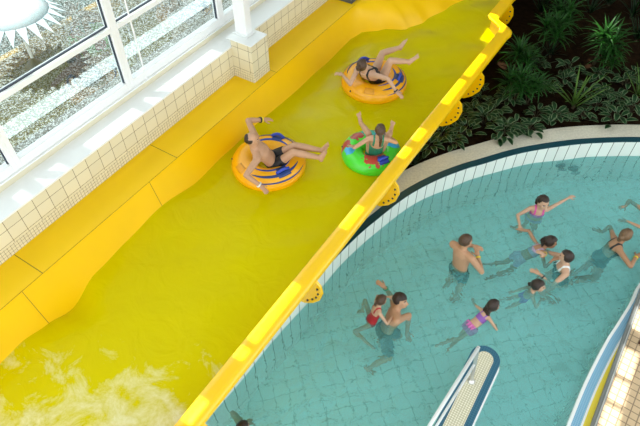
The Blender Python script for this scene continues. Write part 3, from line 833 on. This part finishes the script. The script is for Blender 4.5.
    for i in range(1, rg):
        t = math.pi * i / rg; row = []
        for j in range(seg):
            q = 2 * math.pi * j / seg
            x, y, z = math.cos(q) * math.sin(t), math.sin(q) * math.sin(t), -math.cos(t)
            wob = 1 + .035 * math.sin(9 * q + 5 * t) * math.sin(7 * t + 2 * q) + rng.uniform(-.012, .012)
            r_ = 1.10 * vol * wob
            bald = hair.get('bald', 0)
            if (y > .30 and z < line) or (y > -.1 and z < -.25 + .3 * y) or z < hair.get('nape', -.55): r_ = .80
            if bald and ((z > .35 and y > -.55) or y > .15): r_ = .80
            row.append(f.verts.new(hp_(x * .079 * r_, (y * .096) * r_ - .012, z * .100 * r_ + .022)))
        vs.append(row)
    bridge(f, vs, True)
    for strand in hair.get('tails', ()):
        pts, r0, r1 = strand
        pp = [hp_(*p_) if not isinstance(p_, V) else p_ - base for p_ in pts]
        pp = smoothline(pp, 4); kk = len(pp)
        tube(f, pp, [(r0 + (r1 - r0) * i / (kk - 1)) * HK * (1 + .12 * math.sin(i * 2.1)) for i in range(kk)], 10)
    obj('hair', f, M[hair['mat']], root, True)
    for side_, t_, mm in bands:
        e_, w_ = wrists[side_]; c = e_.lerp(w_, t_) - base; dd = (w_ - e_).normalized(); _, u, w2 = basis(dd)
        f = bmesh.new(); vs = []; rr = (.037 + .012 * (1 - t_)) * k * (.86 if female or child else 1.05)
        for (a_, b_) in ((-.011, rr), (.011, rr), (.011, rr + .005), (-.011, rr + .005), (-.011, rr)):
            vs.append([f.verts.new(c + dd * a_ * k + (u * math.cos(q) + w2 * math.sin(q)) * b_) for q in (2 * math.pi * j / 16 for j in range(16))])
        bridge(f, vs, False); bo = obj('wristband', f, M['band_' + mm], root, True); bo['label'] = mm + ' wristband'
    return tag(root, label, 'person')

trunks = lambda D: (D['torso'] & (D['tt'] < .10)) | ((D['bn'] == 'th') & (D['t'] < .52))
longtrunks = lambda D: (D['torso'] & (D['tt'] < .10)) | ((D['bn'] == 'th') & (D['t'] < .85))
bottom = lambda D: (D['torso'] & (D['tt'] < .07)) | ((D['bn'] == 'th') & (D['t'] < .14) & (D['tt'] > -.16))
skirt = lambda D: (D['torso'] & (D['tt'] < .10)) | ((D['bn'] == 'th') & (D['t'] < .38))
top = lambda D: ~D['arm'] & (D['tt'] > .27) & (D['tt'] < .405)
straps = lambda D: (~D['arm']) & (D['tt'] >= .36) & (np.abs(np.abs(D['tx']) - .075) < .016) & (D['tt'] < .56)
onepiece = lambda D: ((D['torso'] & (D['tt'] < .30)) | (D['torso'] & (D['ty'] > .0) & (D['tt'] < .40)) | bottom(D)) & ~D['arm']
lowback = lambda D: ((D['torso'] & (D['tt'] < .20)) | (D['torso'] & (D['ty'] > .0) & (D['tt'] < .40)) | bottom(D)) & ~D['arm']
swim = lambda D: onepiece(D) | straps(D)
swimlow = lambda D: lowback(D) | straps(D)
twopiece_top = lambda D: top(D) | straps(D)

# ---- swim tubes on the slide
def swim_tube(label, c, R0, r, rotz, kind, tilt=(0, 0)):
    t = thing('swim_tube', label, 'swim ring', c, rotz, None); t.rotation_euler.x, t.rotation_euler.y = tilt
    f = bmesh.new(); vs = []; A, B = 64, 22
    def P(q, a, rr=None):
        rr = r if rr is None else rr
        return V(((R0 - r + rr * math.cos(a)) * math.cos(q), (R0 - r + rr * math.cos(a)) * math.sin(q), rr * .88 * math.sin(a)))
    for i in range(A):
        q = 2 * math.pi * i / A
        vs.append([f.verts.new(P(q, 2 * math.pi * j / B, r * (1 + .006 * math.sin(q * 16)))) for j in range(B)])
    vs.append(vs[0]); bridge(f, vs, False)
    obj('ring', f, M['tube_orange'] if kind == 'orange' else M['splash'], t, True)
    def patch(name, fn, q0, q1, mat, nq=24, lift=1.012, parent=t):
        f = bmesh.new(); lo = []; hi = []
        for i in range(nq + 1):
            u = i / nq; q = q0 + (q1 - q0) * u; a0, a1 = fn(u)
            row = [f.verts.new(P(q, a0 + (a1 - a0) * w / 4, r * lift)) for w in range(5)]
            lo.append(row)
        for i in range(nq):
            for w in range(4): f.faces.new((lo[i][w], lo[i+1][w], lo[i+1][w+1], lo[i][w+1]))
        o = obj(name, f, mat, parent, True); sd = o.modifiers.new('s', 'SOLIDIFY'); sd.thickness = .004; sd.offset = 0
        return o
    for sgn in (1, -1):
        q0 = R(90 * sgn)
        if kind == 'orange':
            # navy and blue swooshes tapering along each side (local +x = towards the feet)
            for a, wd, mat, ofs in ((R(62), R(24), 'tube_navy', 0), (R(98), R(20), 'tube_blue', .1), (R(30), R(14), 'tube_navy', -.12)):
                patch('swoosh', lambda u, a=a, wd=wd: (a - wd / 2 * math.sin(math.pi * min(1, u * .62 + .38)) ** .7 * u ** .6, a + wd / 2 * math.sin(math.pi * min(1, u * .62 + .38)) ** .7 * u ** .6), sgn * R(128 + ofs * 60), sgn * R(22), M[mat])
        h_ = patch('handle_base', lambda u: (R(48), R(102)), sgn * R(52), sgn * R(76), M['tube_navy' if kind == 'orange' else 'handle'], 10, 1.02)
        f = bmesh.new(); pp = [P(sgn * R(q), R(75), r * (1.03 + .26 * math.sin(math.pi * (q - 50) / 28))) for q in range(50, 79, 4)]
        tube(f, pp, .022, 8); obj('handle', f, M['handle'], t, True)
    if kind == 'orange':
        patch('printed_panel', lambda u: (R(40), R(75)), R(196), R(216), M['tube_faint'], 8, 1.006)
    f = bmesh.new(); capsule(f, P(R(170), R(20), r * .98), P(R(170), R(20), r * 1.03), .016, .013, 10, caps=1); obj('valve', f, M['gasket'], t, True)
    return t
ZT_ = 1.06
swim_tube('orange swim tube with blue swooshes carrying the bald man', (-.77, 6.21, ZT_), .56, .19, R(8), 'orange')
swim_tube('orange swim tube carrying the woman in a black swimsuit at the top of the slide', (.94, 8.25, ZT_), .57, .19, R(50), 'orange')
swim_tube('green swim tube with red and cyan splash print beside the slide rim', (.785, 6.42, ZT_ + .01), .46, .165, R(0), 'green')

# 1 man lying back in the orange tube, head towards the bank, feet to the right
person('bald shirtless man in black trunks lying back in the orange swim tube', 1.70, (-.70, 6.13, 1.17), (.85, -.05, .5), (-.42, -.30, .80), (.9, .3, -.1),
       (((-.84, 5.53, 1.27), (-.6, -.5, .1), (.5, -.5, -.3)), ((-.84, 6.53, 1.62), (-.5, .3, .3), (1, .2, .05))),
       (((.00, 6.03, 1.33), (0, 0, 1), (.3, .1, .9)), ((.03, 6.16, 1.35), (0, 0, 1), (.3, .1, .9))),
       dict(mat='hair_dark', bald=1, line=.1, vol=.97, nape=-.45), ((('swim_trunks'), 'black', trunks, .012),), headtilt=(-.1, -.05, 1), bands=(('R', .93, 'white'), ('L', .93, 'yellow'), ('L', .82, 'black')))
# 2 woman in the far tube, back to the camera
person('woman in black swimsuit seen from behind sitting back in the far orange swim tube', 1.72, (.98, 8.22, 1.15), (.45, .62, .65), (-.46, -.56, .66), (.5, .8, .2),
       (((1.24, 7.56, 1.36), (.5, -.5, .2), (.8, -.5, -.25)), ((.38, 8.06, 1.33), (-.4, -.6, -.5), (-1, .1, -.2))),
       (((1.52, 8.31, 1.42), (.2, -.1, 1), (.7, .3, .5)), ((1.40, 8.74, 1.42), (-.2, .2, 1), (.5, .8, .4))),
       dict(mat='hair_brown', line=.55, tails=[([(0, -.09, .06), (0, -.15, .09), (.0, -.13, .03)], .035, .03)]), (('swimsuit', 'black', swimlow, .006),), skin='skin_pale', female=True, build=1.1, bands=(('R', .93, 'black'),))
# 3 girl in the green tube
person('girl in dark green swimsuit seen from behind sitting in the green swim tube', 1.50, (.83, 6.36, 1.13), (.05, .95, .4), (.04, -.32, .95), (.1, 1, .0),
       (((1.04, 6.54, 1.30), (.7, -.9, .0), (.0, .9, -.1)), ((.50, 6.29, 1.31), (-.6, -.7, .1), (-.7, .4, -.15))),
       (((1.08, 6.66, 1.30), (.3, 0, 1), (.2, .5, .6)), ((.62, 6.70, 1.42), (-.1, 0, 1), (-.2, .5, .8))),
       dict(mat='hair_brown', line=.5, tails=[([(0, -.10, .0), (.02, -.14, -.05), (.03, -.13, -.17), (.03, -.12, -.25)], .035, .015)]), (('swimsuit', 'green', swim, .006),), skin='skin', female=True, child=True, hs=1.0, bands=(('R', .9, 'yellow'),))
# 4 standing man
person('shirtless man in dark patterned trunks standing waist deep in the pool', 1.72, (2.12, 5.06, -.16), (.75, .55, 0), (-.03, .10, 1), (.95, .35, -.05),
       (((2.36, 5.12, .17), (.3, -1, -.5), (.1, .9, .25)), ((2.33, 5.30, .19), (-.4, .6, -.7), (.7, -.4, -.1))),
       (((2.14, 4.93, -1.02), (.8, .5, 0), (.8, .5, 0)), ((2.06, 5.2, -1.02), (.8, .5, 0), (.8, .5, 0))),
       dict(mat='hair_brown', line=.45, vol=1.02, nape=-.45), (('swim_trunks', 'trunks_print', trunks, .018),), bands=(('R', .9, 'yellow'),))
# 5 girl in pink bikini
person('girl in pink bikini reaching one arm out across the water', 1.50, (3.58, 6.20, -.34), (-.35, -.75, .0), (-.02, -.10, 1), (.25, -.95, -.15),
       (((3.20, 5.84, .02), (-.6, .4, -.1), (-.1, -.8, -.5)), ((4.22, 6.44, .10), (.2, .3, -.3), (.9, .35, .05))),
       (((3.45, 6.35, -1.05), (-.3, -.9, 0), (-.3, -.8, -.1)), ((3.72, 6.38, -1.03), (-.1, -.9, 0), (-.2, -.8, -.1))),
       dict(mat='hair_dark', line=.6, tails=[([(0, -.09, -.02), (0, -.11, -.1), (.0, -.1, -.17)], .05, .03)]), (('bikini_top', 'pink', twopiece_top, .006), ('bikini_bottom', 'lilac', bottom, .006)), female=True, child=True, skin='skin_pale', hs=1.2, sh_lat=(-.85, .1, 0))
# 6 girl with braids, floating, holding out both hands
person('girl with braided hair and lilac swim bottoms floating face forward between two others', 1.36, (3.12, 5.34, -.24), (.45, -.15, -1), (.72, .16, .52), (.95, -.1, -.15),
       (((3.54, 5.16, .02), (0, -.6, -.5), (1, -.1, .1)), ((3.13, 5.78, .0), (-.3, .4, .2), (-.5, .9, -.1))),
       (((2.74, 5.16, -.72), (.3, 0, -1), (-.8, 0, -.6)), ((2.70, 5.42, -.66), (.3, 0, -1), (-.8, .2, -.6))),
       dict(mat='hair_dark', line=.6, vol=1.04, tails=[([(-.03 + .02 * q, -.05 - .02 * (q % 2), .09), (-.05 + .03 * q, -.11, .03), (-.06 + .04 * q, -.12, -.07)], .02, .014) for q in range(4)]), (('bikini_bottom', 'lilac', skirt, .012), ('bikini_top', 'lilac', twopiece_top, .006)), female=True, child=True, skin='skin_tan', hs=1.25, headtilt=(-.2, 0, 1))
# 7 woman in black swimsuit
person('woman in black swimsuit with pale straps holding a child by the hands', 1.66, (3.72, 5.05, -.40), (-.95, .1, .0), (-.10, -.02, 1), (-.8, .55, -.12),
       (((3.42, 5.22, .07), (.2, .6, -.5), (-.5, .5, .1)), ((3.28, 4.90, .02), (.3, -.7, -.4), (-1, .35, .0))),
       (((3.72, 5.12, -1.06), (-.9, .1, 0), (-.95, .1, -.1)), ((3.72, 4.88, -1.06), (-.9, 0, 0), (-.95, .1, -.1))),
       dict(mat='hair_dark', line=.6, vol=1.05, nape=-.6), (('swimsuit', 'black', onepiece, .006), ('shoulder_strap', 'white', straps, .007, 'pale shoulder strap')), female=True, skin='skin_pale', bands=(('L', .75, 'black'), ('R', .8, 'yellow')))
# 8 small child swimming, face up out of the water
person('small dark haired child swimming with only head and arm above the water', 1.05, (3.08, 4.66, -.31), (.9, -.3, 0), (.14, -.12, 1), (.95, -.25, .05),
       (((3.22, 4.50, -.12), (.3, -.6, -.4), (1, 0, 0)), ((2.82, 4.60, -.01), (-.4, .2, -.4), (-.9, -.1, 0))),
       (((2.88, 4.66, -.80), (.8, 0, 0), (-.2, .3, -.9)), ((2.78, 4.8, -.78), (.8, 0, 0), (-.2, .3, -.9))),
       dict(mat='hair_dark', line=.55, vol=1.03, nape=-.6, tails=[([(-.03, -.08, -.02), (-.05, -.12, -.06), (-.05, -.11, -.1)], .035, .02)]), (('swim_trunks', 'purple', trunks, .008),), child=True, skin='skin_pale', hs=1.55)
# 9 girl with pink frilled skirt
person('long haired girl in pink frilled swim skirt swimming away past the divider', 1.02, (2.12, 4.06, -.08), (.45, .2, -.85), (.60, .34, .50), (.9, .35, -.05),
       (((2.47, 4.10, -.10), (.3, -.5, -.2), (.3, -.8, -.3)), ((2.22, 4.50, -.12), (-.3, .5, -.3), (.5, .8, -.2))),
       (((1.72, 3.87, -.28), (.2, -.3, -.6), (-.9, -.3, -.2)), ((1.80, 3.80, -.48), (.3, -.3, -.6), (-.5, -.5, -.7))),
       dict(mat='hair_dark', line=.5, vol=1.06, nape=-.7, tails=[([(q * .03, -.08, -.01), (q * .035, -.11, -.08), (q * .045, -.10, -.16), (q * .05, -.08, -.22)], .042, .03) for q in (-1, 0, 1)]), (('frill_skirt', 'pinkfrill', skirt, .03), ('swim_top', 'purple', twopiece_top, .006)), female=True, child=True, skin='skin_pale', hs=1.5)
# 10 man with a child on his back
person('dark haired man in grey shorts wading with a child on his back', 1.72, (.93, 4.08, -.34), (.85, -.1, -.30), (.28, .28, .92), (.8, -.35, .15),
       (((1.22, 3.99, -.12), (.4, .2, -.4), (.3, -.7, -.4)), ((.95, 4.66, .02), (-.1, .5, -.3), (-.9, .5, .1))),
       (((.72, 3.78, -1.0), (.8, -.3, .2), (.6, -.3, -.3)), ((.92, 4.16, -1.04), (.9, 0, 0), (.9, 0, -.1))),
       dict(mat='hair_dark', line=.35, vol=1.03, nape=-.5), (('swim_shorts', 'greyshorts', longtrunks, .02),), skin='skin', bands=(('L', .9, 'green'),))
# 11 child on his back
person('child in red swimsuit riding on the back of the dark haired man', 1.12, (.73, 4.15, -.06), (.8, .12, -.2), (.22, .12, .95), (.75, .45, -.1),
       (((1.02, 4.13, .13), (0, -.5, -.3), (.8, .2, 0)), ((.98, 4.42, .14), (0, .5, -.3), (.8, 0, 0))),
       (((.66, 3.84, -.22), (-.9, -.2, .1), (.8, -.5, -.3)), ((.62, 4.42, -.30), (-.2, .9, .2), (-.6, .2, -.6))),
       dict(mat='hair_brown', line=.5, vol=1.03, nape=-.6, tails=[([(0, -.10, .0), (0, -.13, -.04), (.0, -.11, -.1)], .03, .018)]), (('swimsuit', 'red', swim, .006),), female=True, child=True, skin='skin_pale', hs=1.2)
# 12 woman at the right
person('brown haired woman with thin black straps swimming at the right of the pool', 1.70, (4.45, 5.40, -.40), (.8, -.15, -.35), (.36, .12, .9), (.85, .55, .05),
       (((4.82, 5.20, .04), (.3, -.6, .0), (.9, .2, .05)), ((4.50, 5.74, -.04), (-.2, .7, -.2), (-.2, .9, -.1))),
       (((4.02, 5.16, -.92), (.5, -.2, -.6), (-.7, -.3, -.6)), ((4.0, 5.34, -.96), (.5, .2, -.6), (-.7, -.2, -.6))),
       dict(mat='hair_light', line=.5, vol=1.06, nape=-.6, tails=[([(0, -.09, .04), (0, -.15, .04), (.0, -.14, -.03)], .045, .035)]), (('swimsuit', 'black', swimlow, .006),), female=True, skin='skin_tan', bands=(('R', .9, 'yellow'),))
# 13 swimmer cut by the right edge
person('dark haired swimmer at the right edge of the picture reaching an arm to the left', 1.55, (5.62, 6.02, -.28), (-.4, -.3, -.7), (-.55, .05, .65), (-.9, -.3, .05),
       (((5.05, 6.27, .0), (0, .6, -.2), (-1, 0, 0)), ((4.98, 5.96, -.02), (0, -.6, -.2), (-1, -.1, 0))),
       (((5.9, 6.3, -.5), (0, 0, -1), (1, .2, -.3)), ((5.95, 6.05, -.5), (0, 0, -1), (1, 0, -.3))),
       dict(mat='hair_dark', line=.55, vol=1.04), (('swim_trunks', 'black', trunks, .012),), skin='skin')
# 14 swimmer whose head just shows at the bottom edge
person('dark haired swimmer whose head just shows at the bottom edge beside the slide', 1.6, (-.90, 2.45, -.44), (.6, .2, 0), (-.05, .12, 1), (.5, .8, -.1),
       (((-.60, 2.30, -.35), (.3, -.5, -.4), (.8, .3, 0)), ((-.98, 2.75, -.35), (-.4, .5, -.4), (.5, .7, 0))),
       (((-.9, 2.15, -1.05), (.8, .3, 0), (.8, .3, -.1)), ((-1.0, 2.4, -1.05), (.8, .3, 0), (.8, .3, -.1))),
       dict(mat='hair_dark', line=.55, vol=1.04, nape=-.6), (('swim_trunks', 'black', trunks, .012),), skin='skin')

# ------------------------------------------------------------------ plants in the bed
ROS = [(5.51, 9.82, 1.25, 'b'), (3.82, 9.5, 1.1, ''), (4.75, 10.32, 1.1, ''), (5.25, 11.07, 1.1, ''), (3.64, 8.63, 1.0, ''), (3.9, 8.6, 0.9, ''), (5.65, 9.54, 0.8, '')]
SPK = [(4.7, 11.89, 1.2), (4.76, 10.18, 1.0), (6.65, 12.24, 1.3), (6.99, 11.71, 1.2), (6.75, 10.78, 1.1), (3.87, 8.74, 0.8), (4.74, 8.5, 1.25), (6.05, 8.8, 1.0), (1.6, 6.94, 0.6), (3.37, 9.18, 0.9), (3.85, 9.61, 1.0), (6.09, 11.84, 1.1), (5.14, 12.11, 1.1), (3.71, 9.89, 0.9)]
SPK = [(x + (.3 if x * .844 - y * .536 < -1.75 and y > 8 else 0), y, k) for x, y, k in SPK]
HOS = [(3.94, 8.15), (3.53, 8.68), (4.33, 8.93), (4.24, 8.09), (3.72, 7.76), (3.28, 7.71), (4.72, 9.15), (4.93, 9.55), (5.44, 9.35), (5.12, 8.41), (4.8, 8.15), (5.58, 8.53), (5.91, 9.15), (5.3, 8.04), (4.42, 8.09), (2.12, 7.57), (1.86, 7.31), (2.56, 7.71), (2.57, 8.07), (2.97, 8.01), (3.18, 7.65), (3.51, 8.59), (2.99, 8.59), (3.48, 7.79), (5.16, 10.29), (5.36, 9.93), (4.82, 9.79), (4.4, 9.72), (2.33, 7.93), (2.77, 8.21), (3.19, 8.21), (2.31, 7.44), (5.07, 8.8), (5.4, 8.77), (5.73, 8.32), (5.03, 9.28), (5.81, 9.65), (1.66, 7.11), (6.2, 9.45), (3.01, 8.93)]
def blade(f, base, az, elev, ln, wd, droop, mi_c=0, mi_e=None, fold=.25, seg=6):
    """one arching leaf with midrib fold; margin strips get mi_e"""
    h = V((math.cos(az), math.sin(az), 0)); sd = V((-math.sin(az), math.cos(az), 0))
    p = V(base); e = elev; rows = []
    for i in range(seg + 1):
        t = i / seg
        w = wd * (math.sin(math.pi * min(1, t * .92 + .06)) ** .8) if mi_e is not None else wd * (1 - t) ** .6 * (.55 + .45 * min(1, t * 4))
        up_ = h * -math.sin(e) + UP * math.cos(e)
        cols = (-1, -.76, 0, .76, 1) if mi_e is not None else (-1, 0, 1)
        rows.append([f.verts.new(p + sd * (w * c) + up_ * (abs(c) * w * fold)) for c in cols])
        p = p + (h * math.cos(e) + UP * math.sin(e)) * (ln / seg); e -= droop / seg
    for i in range(seg):
        for k in range(len(rows[0]) - 1):
            fc = f.faces.new((rows[i][k], rows[i][k+1], rows[i+1][k+1], rows[i+1][k]))
            if mi_e is not None: fc.material_index = mi_e if k in (0, 3) else mi_c
            else: fc.material_index = mi_c
def thick(o, t=.0025):
    m = o.modifiers.new('thickness', 'SOLIDIFY'); m.thickness = t
    return o
def rosette(rng, label, tall, mat):
    root = thing('palm_rosette', label, 'plant', (0, 0, 0), 0, None)
    f = bmesh.new(); heads = [(0, 0, tall), (.16, .07, tall * .82), (-.10, .13, tall * .72)]
    for hx, hy, hz in heads: tube(f, smoothline([(0, 0, -.03), (hx * .5, hy * .5, hz * .5), (hx, hy, hz + .04)], 4), .012, 7)
    obj('stem', f, M['stem'], root, True)
    f = bmesh.new()
    for hx, hy, hz in heads:
        for i in range(30):
            blade(f, (hx, hy, hz + rng.uniform(-.06, .05)), i * 2.4 + rng.uniform(-.2, .2), R(82 - i * 3.0), rng.uniform(.30, .46), rng.uniform(.018, .026), R(rng.uniform(35, 75)))
    thick(obj('foliage', f, M[mat], root, True)); return root
def spiky(rng, label, n, mat, ln):
    root = thing('spiky_plant', label, 'plant', (0, 0, 0), 0, None)
    f = bmesh.new()
    for i in range(n): blade(f, (rng.uniform(-.02, .02), rng.uniform(-.02, .02), 0), i * 2.4, R(rng.uniform(35, 85)), ln * rng.uniform(.7, 1.1), rng.uniform(.014, .02), R(rng.uniform(5, 40)))
    thick(obj('foliage', f, M[mat], root, True))
    f = bmesh.new(); capsule(f, (0, 0, -.04), (0, 0, .05), .03, .02, 8); obj('crown', f, M['stem'], root, True)
    return root
def hosta(rng, label):
    root = thing('variegated_plant', label, 'plant', (0, 0, 0), 0, None)
    f = bmesh.new(); g = bmesh.new()
    for i in range(15):
        az = i * 2.4 + rng.uniform(-.3, .3); r = .03 + .15 * (i / 15) ** .6 * rng.uniform(.6, 1.2); z = .20 - .15 * (i / 15) + rng.uniform(-.02, .05)
        b = (math.cos(az) * r, math.sin(az) * r, z)
        tube(g, [(0, 0, -.02), (b[0] * .6, b[1] * .6, z * .7), b], .004, 5)
        blade(f, b, az + rng.uniform(-.5, .5), R(rng.uniform(5, 50)), rng.uniform(.17, .25), rng.uniform(.042, .058), R(rng.uniform(40, 90)), 0, 1, .22)
    thick(obj('foliage', f, [M['leaf'], M['leaf_edge']], root, True)); obj('stem', g, M['stem'], root, True)
    return root
def copy_tree(src, loc, rz, sc_, label, group):
    r = src.copy(); C.objects.link(r); r.location = loc; r.rotation_euler.z = rz; r.scale = (sc_,) * 3
    r['label'] = label
    if group: r['group'] = group
    elif 'group' in r: del r['group']
    for ch in src.children:
        c = ch.copy(); C.objects.link(c); c.parent = r
    return r
def spread(protos, spots, sizes, labels, group, common, rng, z=.31):
    """the first placements move the prototypes themselves"""
    for i, sp in enumerate(spots):
        lb = labels.get(i); gp = None if lb else group
        src = protos[i % len(protos)]; loc = V((sp[0], sp[1], z)); rz = rng.uniform(0, 6.28); sc_ = sizes(sp, rng)
        if i < len(protos):
            src.location = loc; src.rotation_euler.z = rz; src.scale = (sc_,) * 3; src['label'] = lb or common
            if gp: src['group'] = gp
            elif 'group' in src: del src['group']
        else: copy_tree(src, loc, rz, sc_, lb or common, gp)
rng = random.Random(11)
RO = [rosette(rng, 'x', .55, 'frond'), rosette(rng, 'x', .45, 'frond')]
spread(RO, ROS, lambda s, r: s[2] * 1.0, {0: 'tall palm-like plant catching a bright patch of light at the right of the bed'}, 'palm-like rosettes in the bed', 'palm-like plant with tufts of narrow green leaves in the dark bed', rng)
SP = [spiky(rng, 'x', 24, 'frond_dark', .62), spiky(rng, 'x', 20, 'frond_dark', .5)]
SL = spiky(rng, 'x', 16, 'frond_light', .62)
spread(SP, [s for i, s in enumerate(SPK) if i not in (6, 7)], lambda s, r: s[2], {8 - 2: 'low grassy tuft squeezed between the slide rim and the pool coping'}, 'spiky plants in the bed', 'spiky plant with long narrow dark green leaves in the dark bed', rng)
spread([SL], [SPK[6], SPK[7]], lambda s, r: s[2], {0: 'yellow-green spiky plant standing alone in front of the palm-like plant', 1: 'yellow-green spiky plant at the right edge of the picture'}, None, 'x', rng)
HOS = [h for i, h in enumerate(HOS) if i not in (24, 25, 26, 35, 36, 37)]
HO = [hosta(rng, 'x') for _ in range(4)]
spread(HO, HOS, lambda s, r: r.uniform(.75, 1.05), {}, 'pale-edged leafy plants in the bed', 'low plant with broad dark green leaves edged in white in the dark bed', rng)

# ------------------------------------------------------------------ unseen roof with slits added to aim sun patches, sun, sky, camera
ZR = 9.0
SUN = V((.18, .10, -1)).normalized()          # travel direction in (n, s, z)
def up_to_roof(n, s, z):
    k = (ZR - z) / -SUN.z
    return n - SUN.x * k, s - SUN.y * k
holes = []
def slit(n0, n1, s0, s1, z):  # adds a roof slit shaped to throw sun on the given patch
    a = up_to_roof(n0, s0, z); b = up_to_roof(n1, s1, z); holes.append((a[0], b[0], a[1], b[1]))
for s0, s1 in ((1.12, 1.40), (1.95, 2.10), (2.2, 3.1), (4.15, 4.6), (5.75, 6.0), (6.2, 6.5), (7.25, 8.0), (8.15, 8.9)):
    slit(rimn(s0) - .145, rimn(s0) - .01, s0, s1, 1.3)
slit(-2.66, -2.22, 9.75, 10.3, 1.3)
slit(-.85, -.40, 11.0, 11.45, .95)
def plan_cut(xs, ys):
    f = bmesh.new(); g = {}
    def vv(i, j, z):
        if (i, j, z) not in g: g[i, j, z] = f.verts.new((xs[i], ys[j], ZR + z))
        return g[i, j, z]
    solid = {}
    for i in range(len(xs) - 1):
        for j in range(len(ys) - 1):
            cx, cy = (xs[i] + xs[i+1]) / 2, (ys[j] + ys[j+1]) / 2
            solid[i, j] = not any(a < cx < b and c < cy < d for a, b, c, d in holes)
    for (i, j), ok in solid.items():
        if not ok: continue
        f.faces.new((vv(i, j, 0), vv(i, j+1, 0), vv(i+1, j+1, 0), vv(i+1, j, 0)))
        f.faces.new((vv(i, j, .1), vv(i+1, j, .1), vv(i+1, j+1, .1), vv(i, j+1, .1)))
        for di, dj, p, q in ((-1, 0, (i, j), (i, j+1)), (1, 0, (i+1, j), (i+1, j+1)), (0, -1, (i, j), (i+1, j)), (0, 1, (i, j+1), (i+1, j+1))):
            if not solid.get((i + di, j + dj), False): f.faces.new((vv(*p, 0), vv(*q, 0), vv(*q, .1), vv(*p, .1)))
    return f
# added slits for the sun patches on the sill and on the deck
for s0, s1 in ((1.9, 2.05), (2.25, 2.6), (3.0, 3.9), (4.1, 5.6)): slit(-5.62, -5.34, s0, s1, 2.05)
for s0, s1 in ((3.3, 3.5), (3.6, 3.94), (4.0, 4.34), (4.4, 4.75), (4.81, 5.25), (5.6, 5.95)): slit(1.45, 1.66, s0, s1, .1)
xs = sorted(set([-7.2, 9.0] + [h[0] for h in holes] + [h[1] for h in holes])); ys = sorted(set([-5.0, 15.0] + [h[2] for h in holes] + [h[3] for h in holes]))
struct(obj('sun_mask_ceiling', plan_cut(xs, ys), M['sun_mask_ceiling'], None, rotz=ROT))  # unseen roof, masks the sun except at the added slits

f = bmesh.new(); box(f, (-7.2, 15.0, -.2), (9.0, 15.2, 9.0)); struct(obj('wall_glare_block', f, pmat('dark_glare_block', (.10, .11, .085), .9), None, rotz=ROT))  # unseen dark wall added to block bright sky reflections at the far end
w = bpy.data.worlds.new('World'); bpy.context.scene.world = w; w.use_nodes = True
bg = w.node_tree.nodes['Background']; bg.inputs['Color'].default_value = (.92, .97, 1, 1); bg.inputs['Strength'].default_value = 1.5
L = bpy.data.lights.new('Sun', 'SUN'); L.energy = 7.0; L.angle = R(.5); L.color = (1, .97, .9)
so = bpy.data.objects.new('Sun', L); C.objects.link(so)
dw = N2 * SUN.x + S2 * SUN.y + V((0, 0, SUN.z)); so.rotation_euler = dw.to_track_quat('-Z', 'Y').to_euler()

cam = bpy.data.cameras.new('Camera'); co = bpy.data.objects.new('Camera', cam); C.objects.link(co)
cam.sensor_width = 36; cam.lens = 36 * 568 / 640; cam.clip_start = .05
co.location = (0, 0, 7); co.rotation_euler = (R(90 - 48.8), 0, 0)
bpy.context.scene.camera = co
sc = bpy.context.scene
sc.view_settings.view_transform = 'Standard'; sc.view_settings.look = 'None'; sc.view_settings.gamma = 1; sc.view_settings.exposure = 0.6
sc.cycles.max_bounces = 10; sc.cycles.transparent_max_bounces = 12; sc.cycles.sample_clamp_indirect = 6; sc.cycles.use_denoising = True
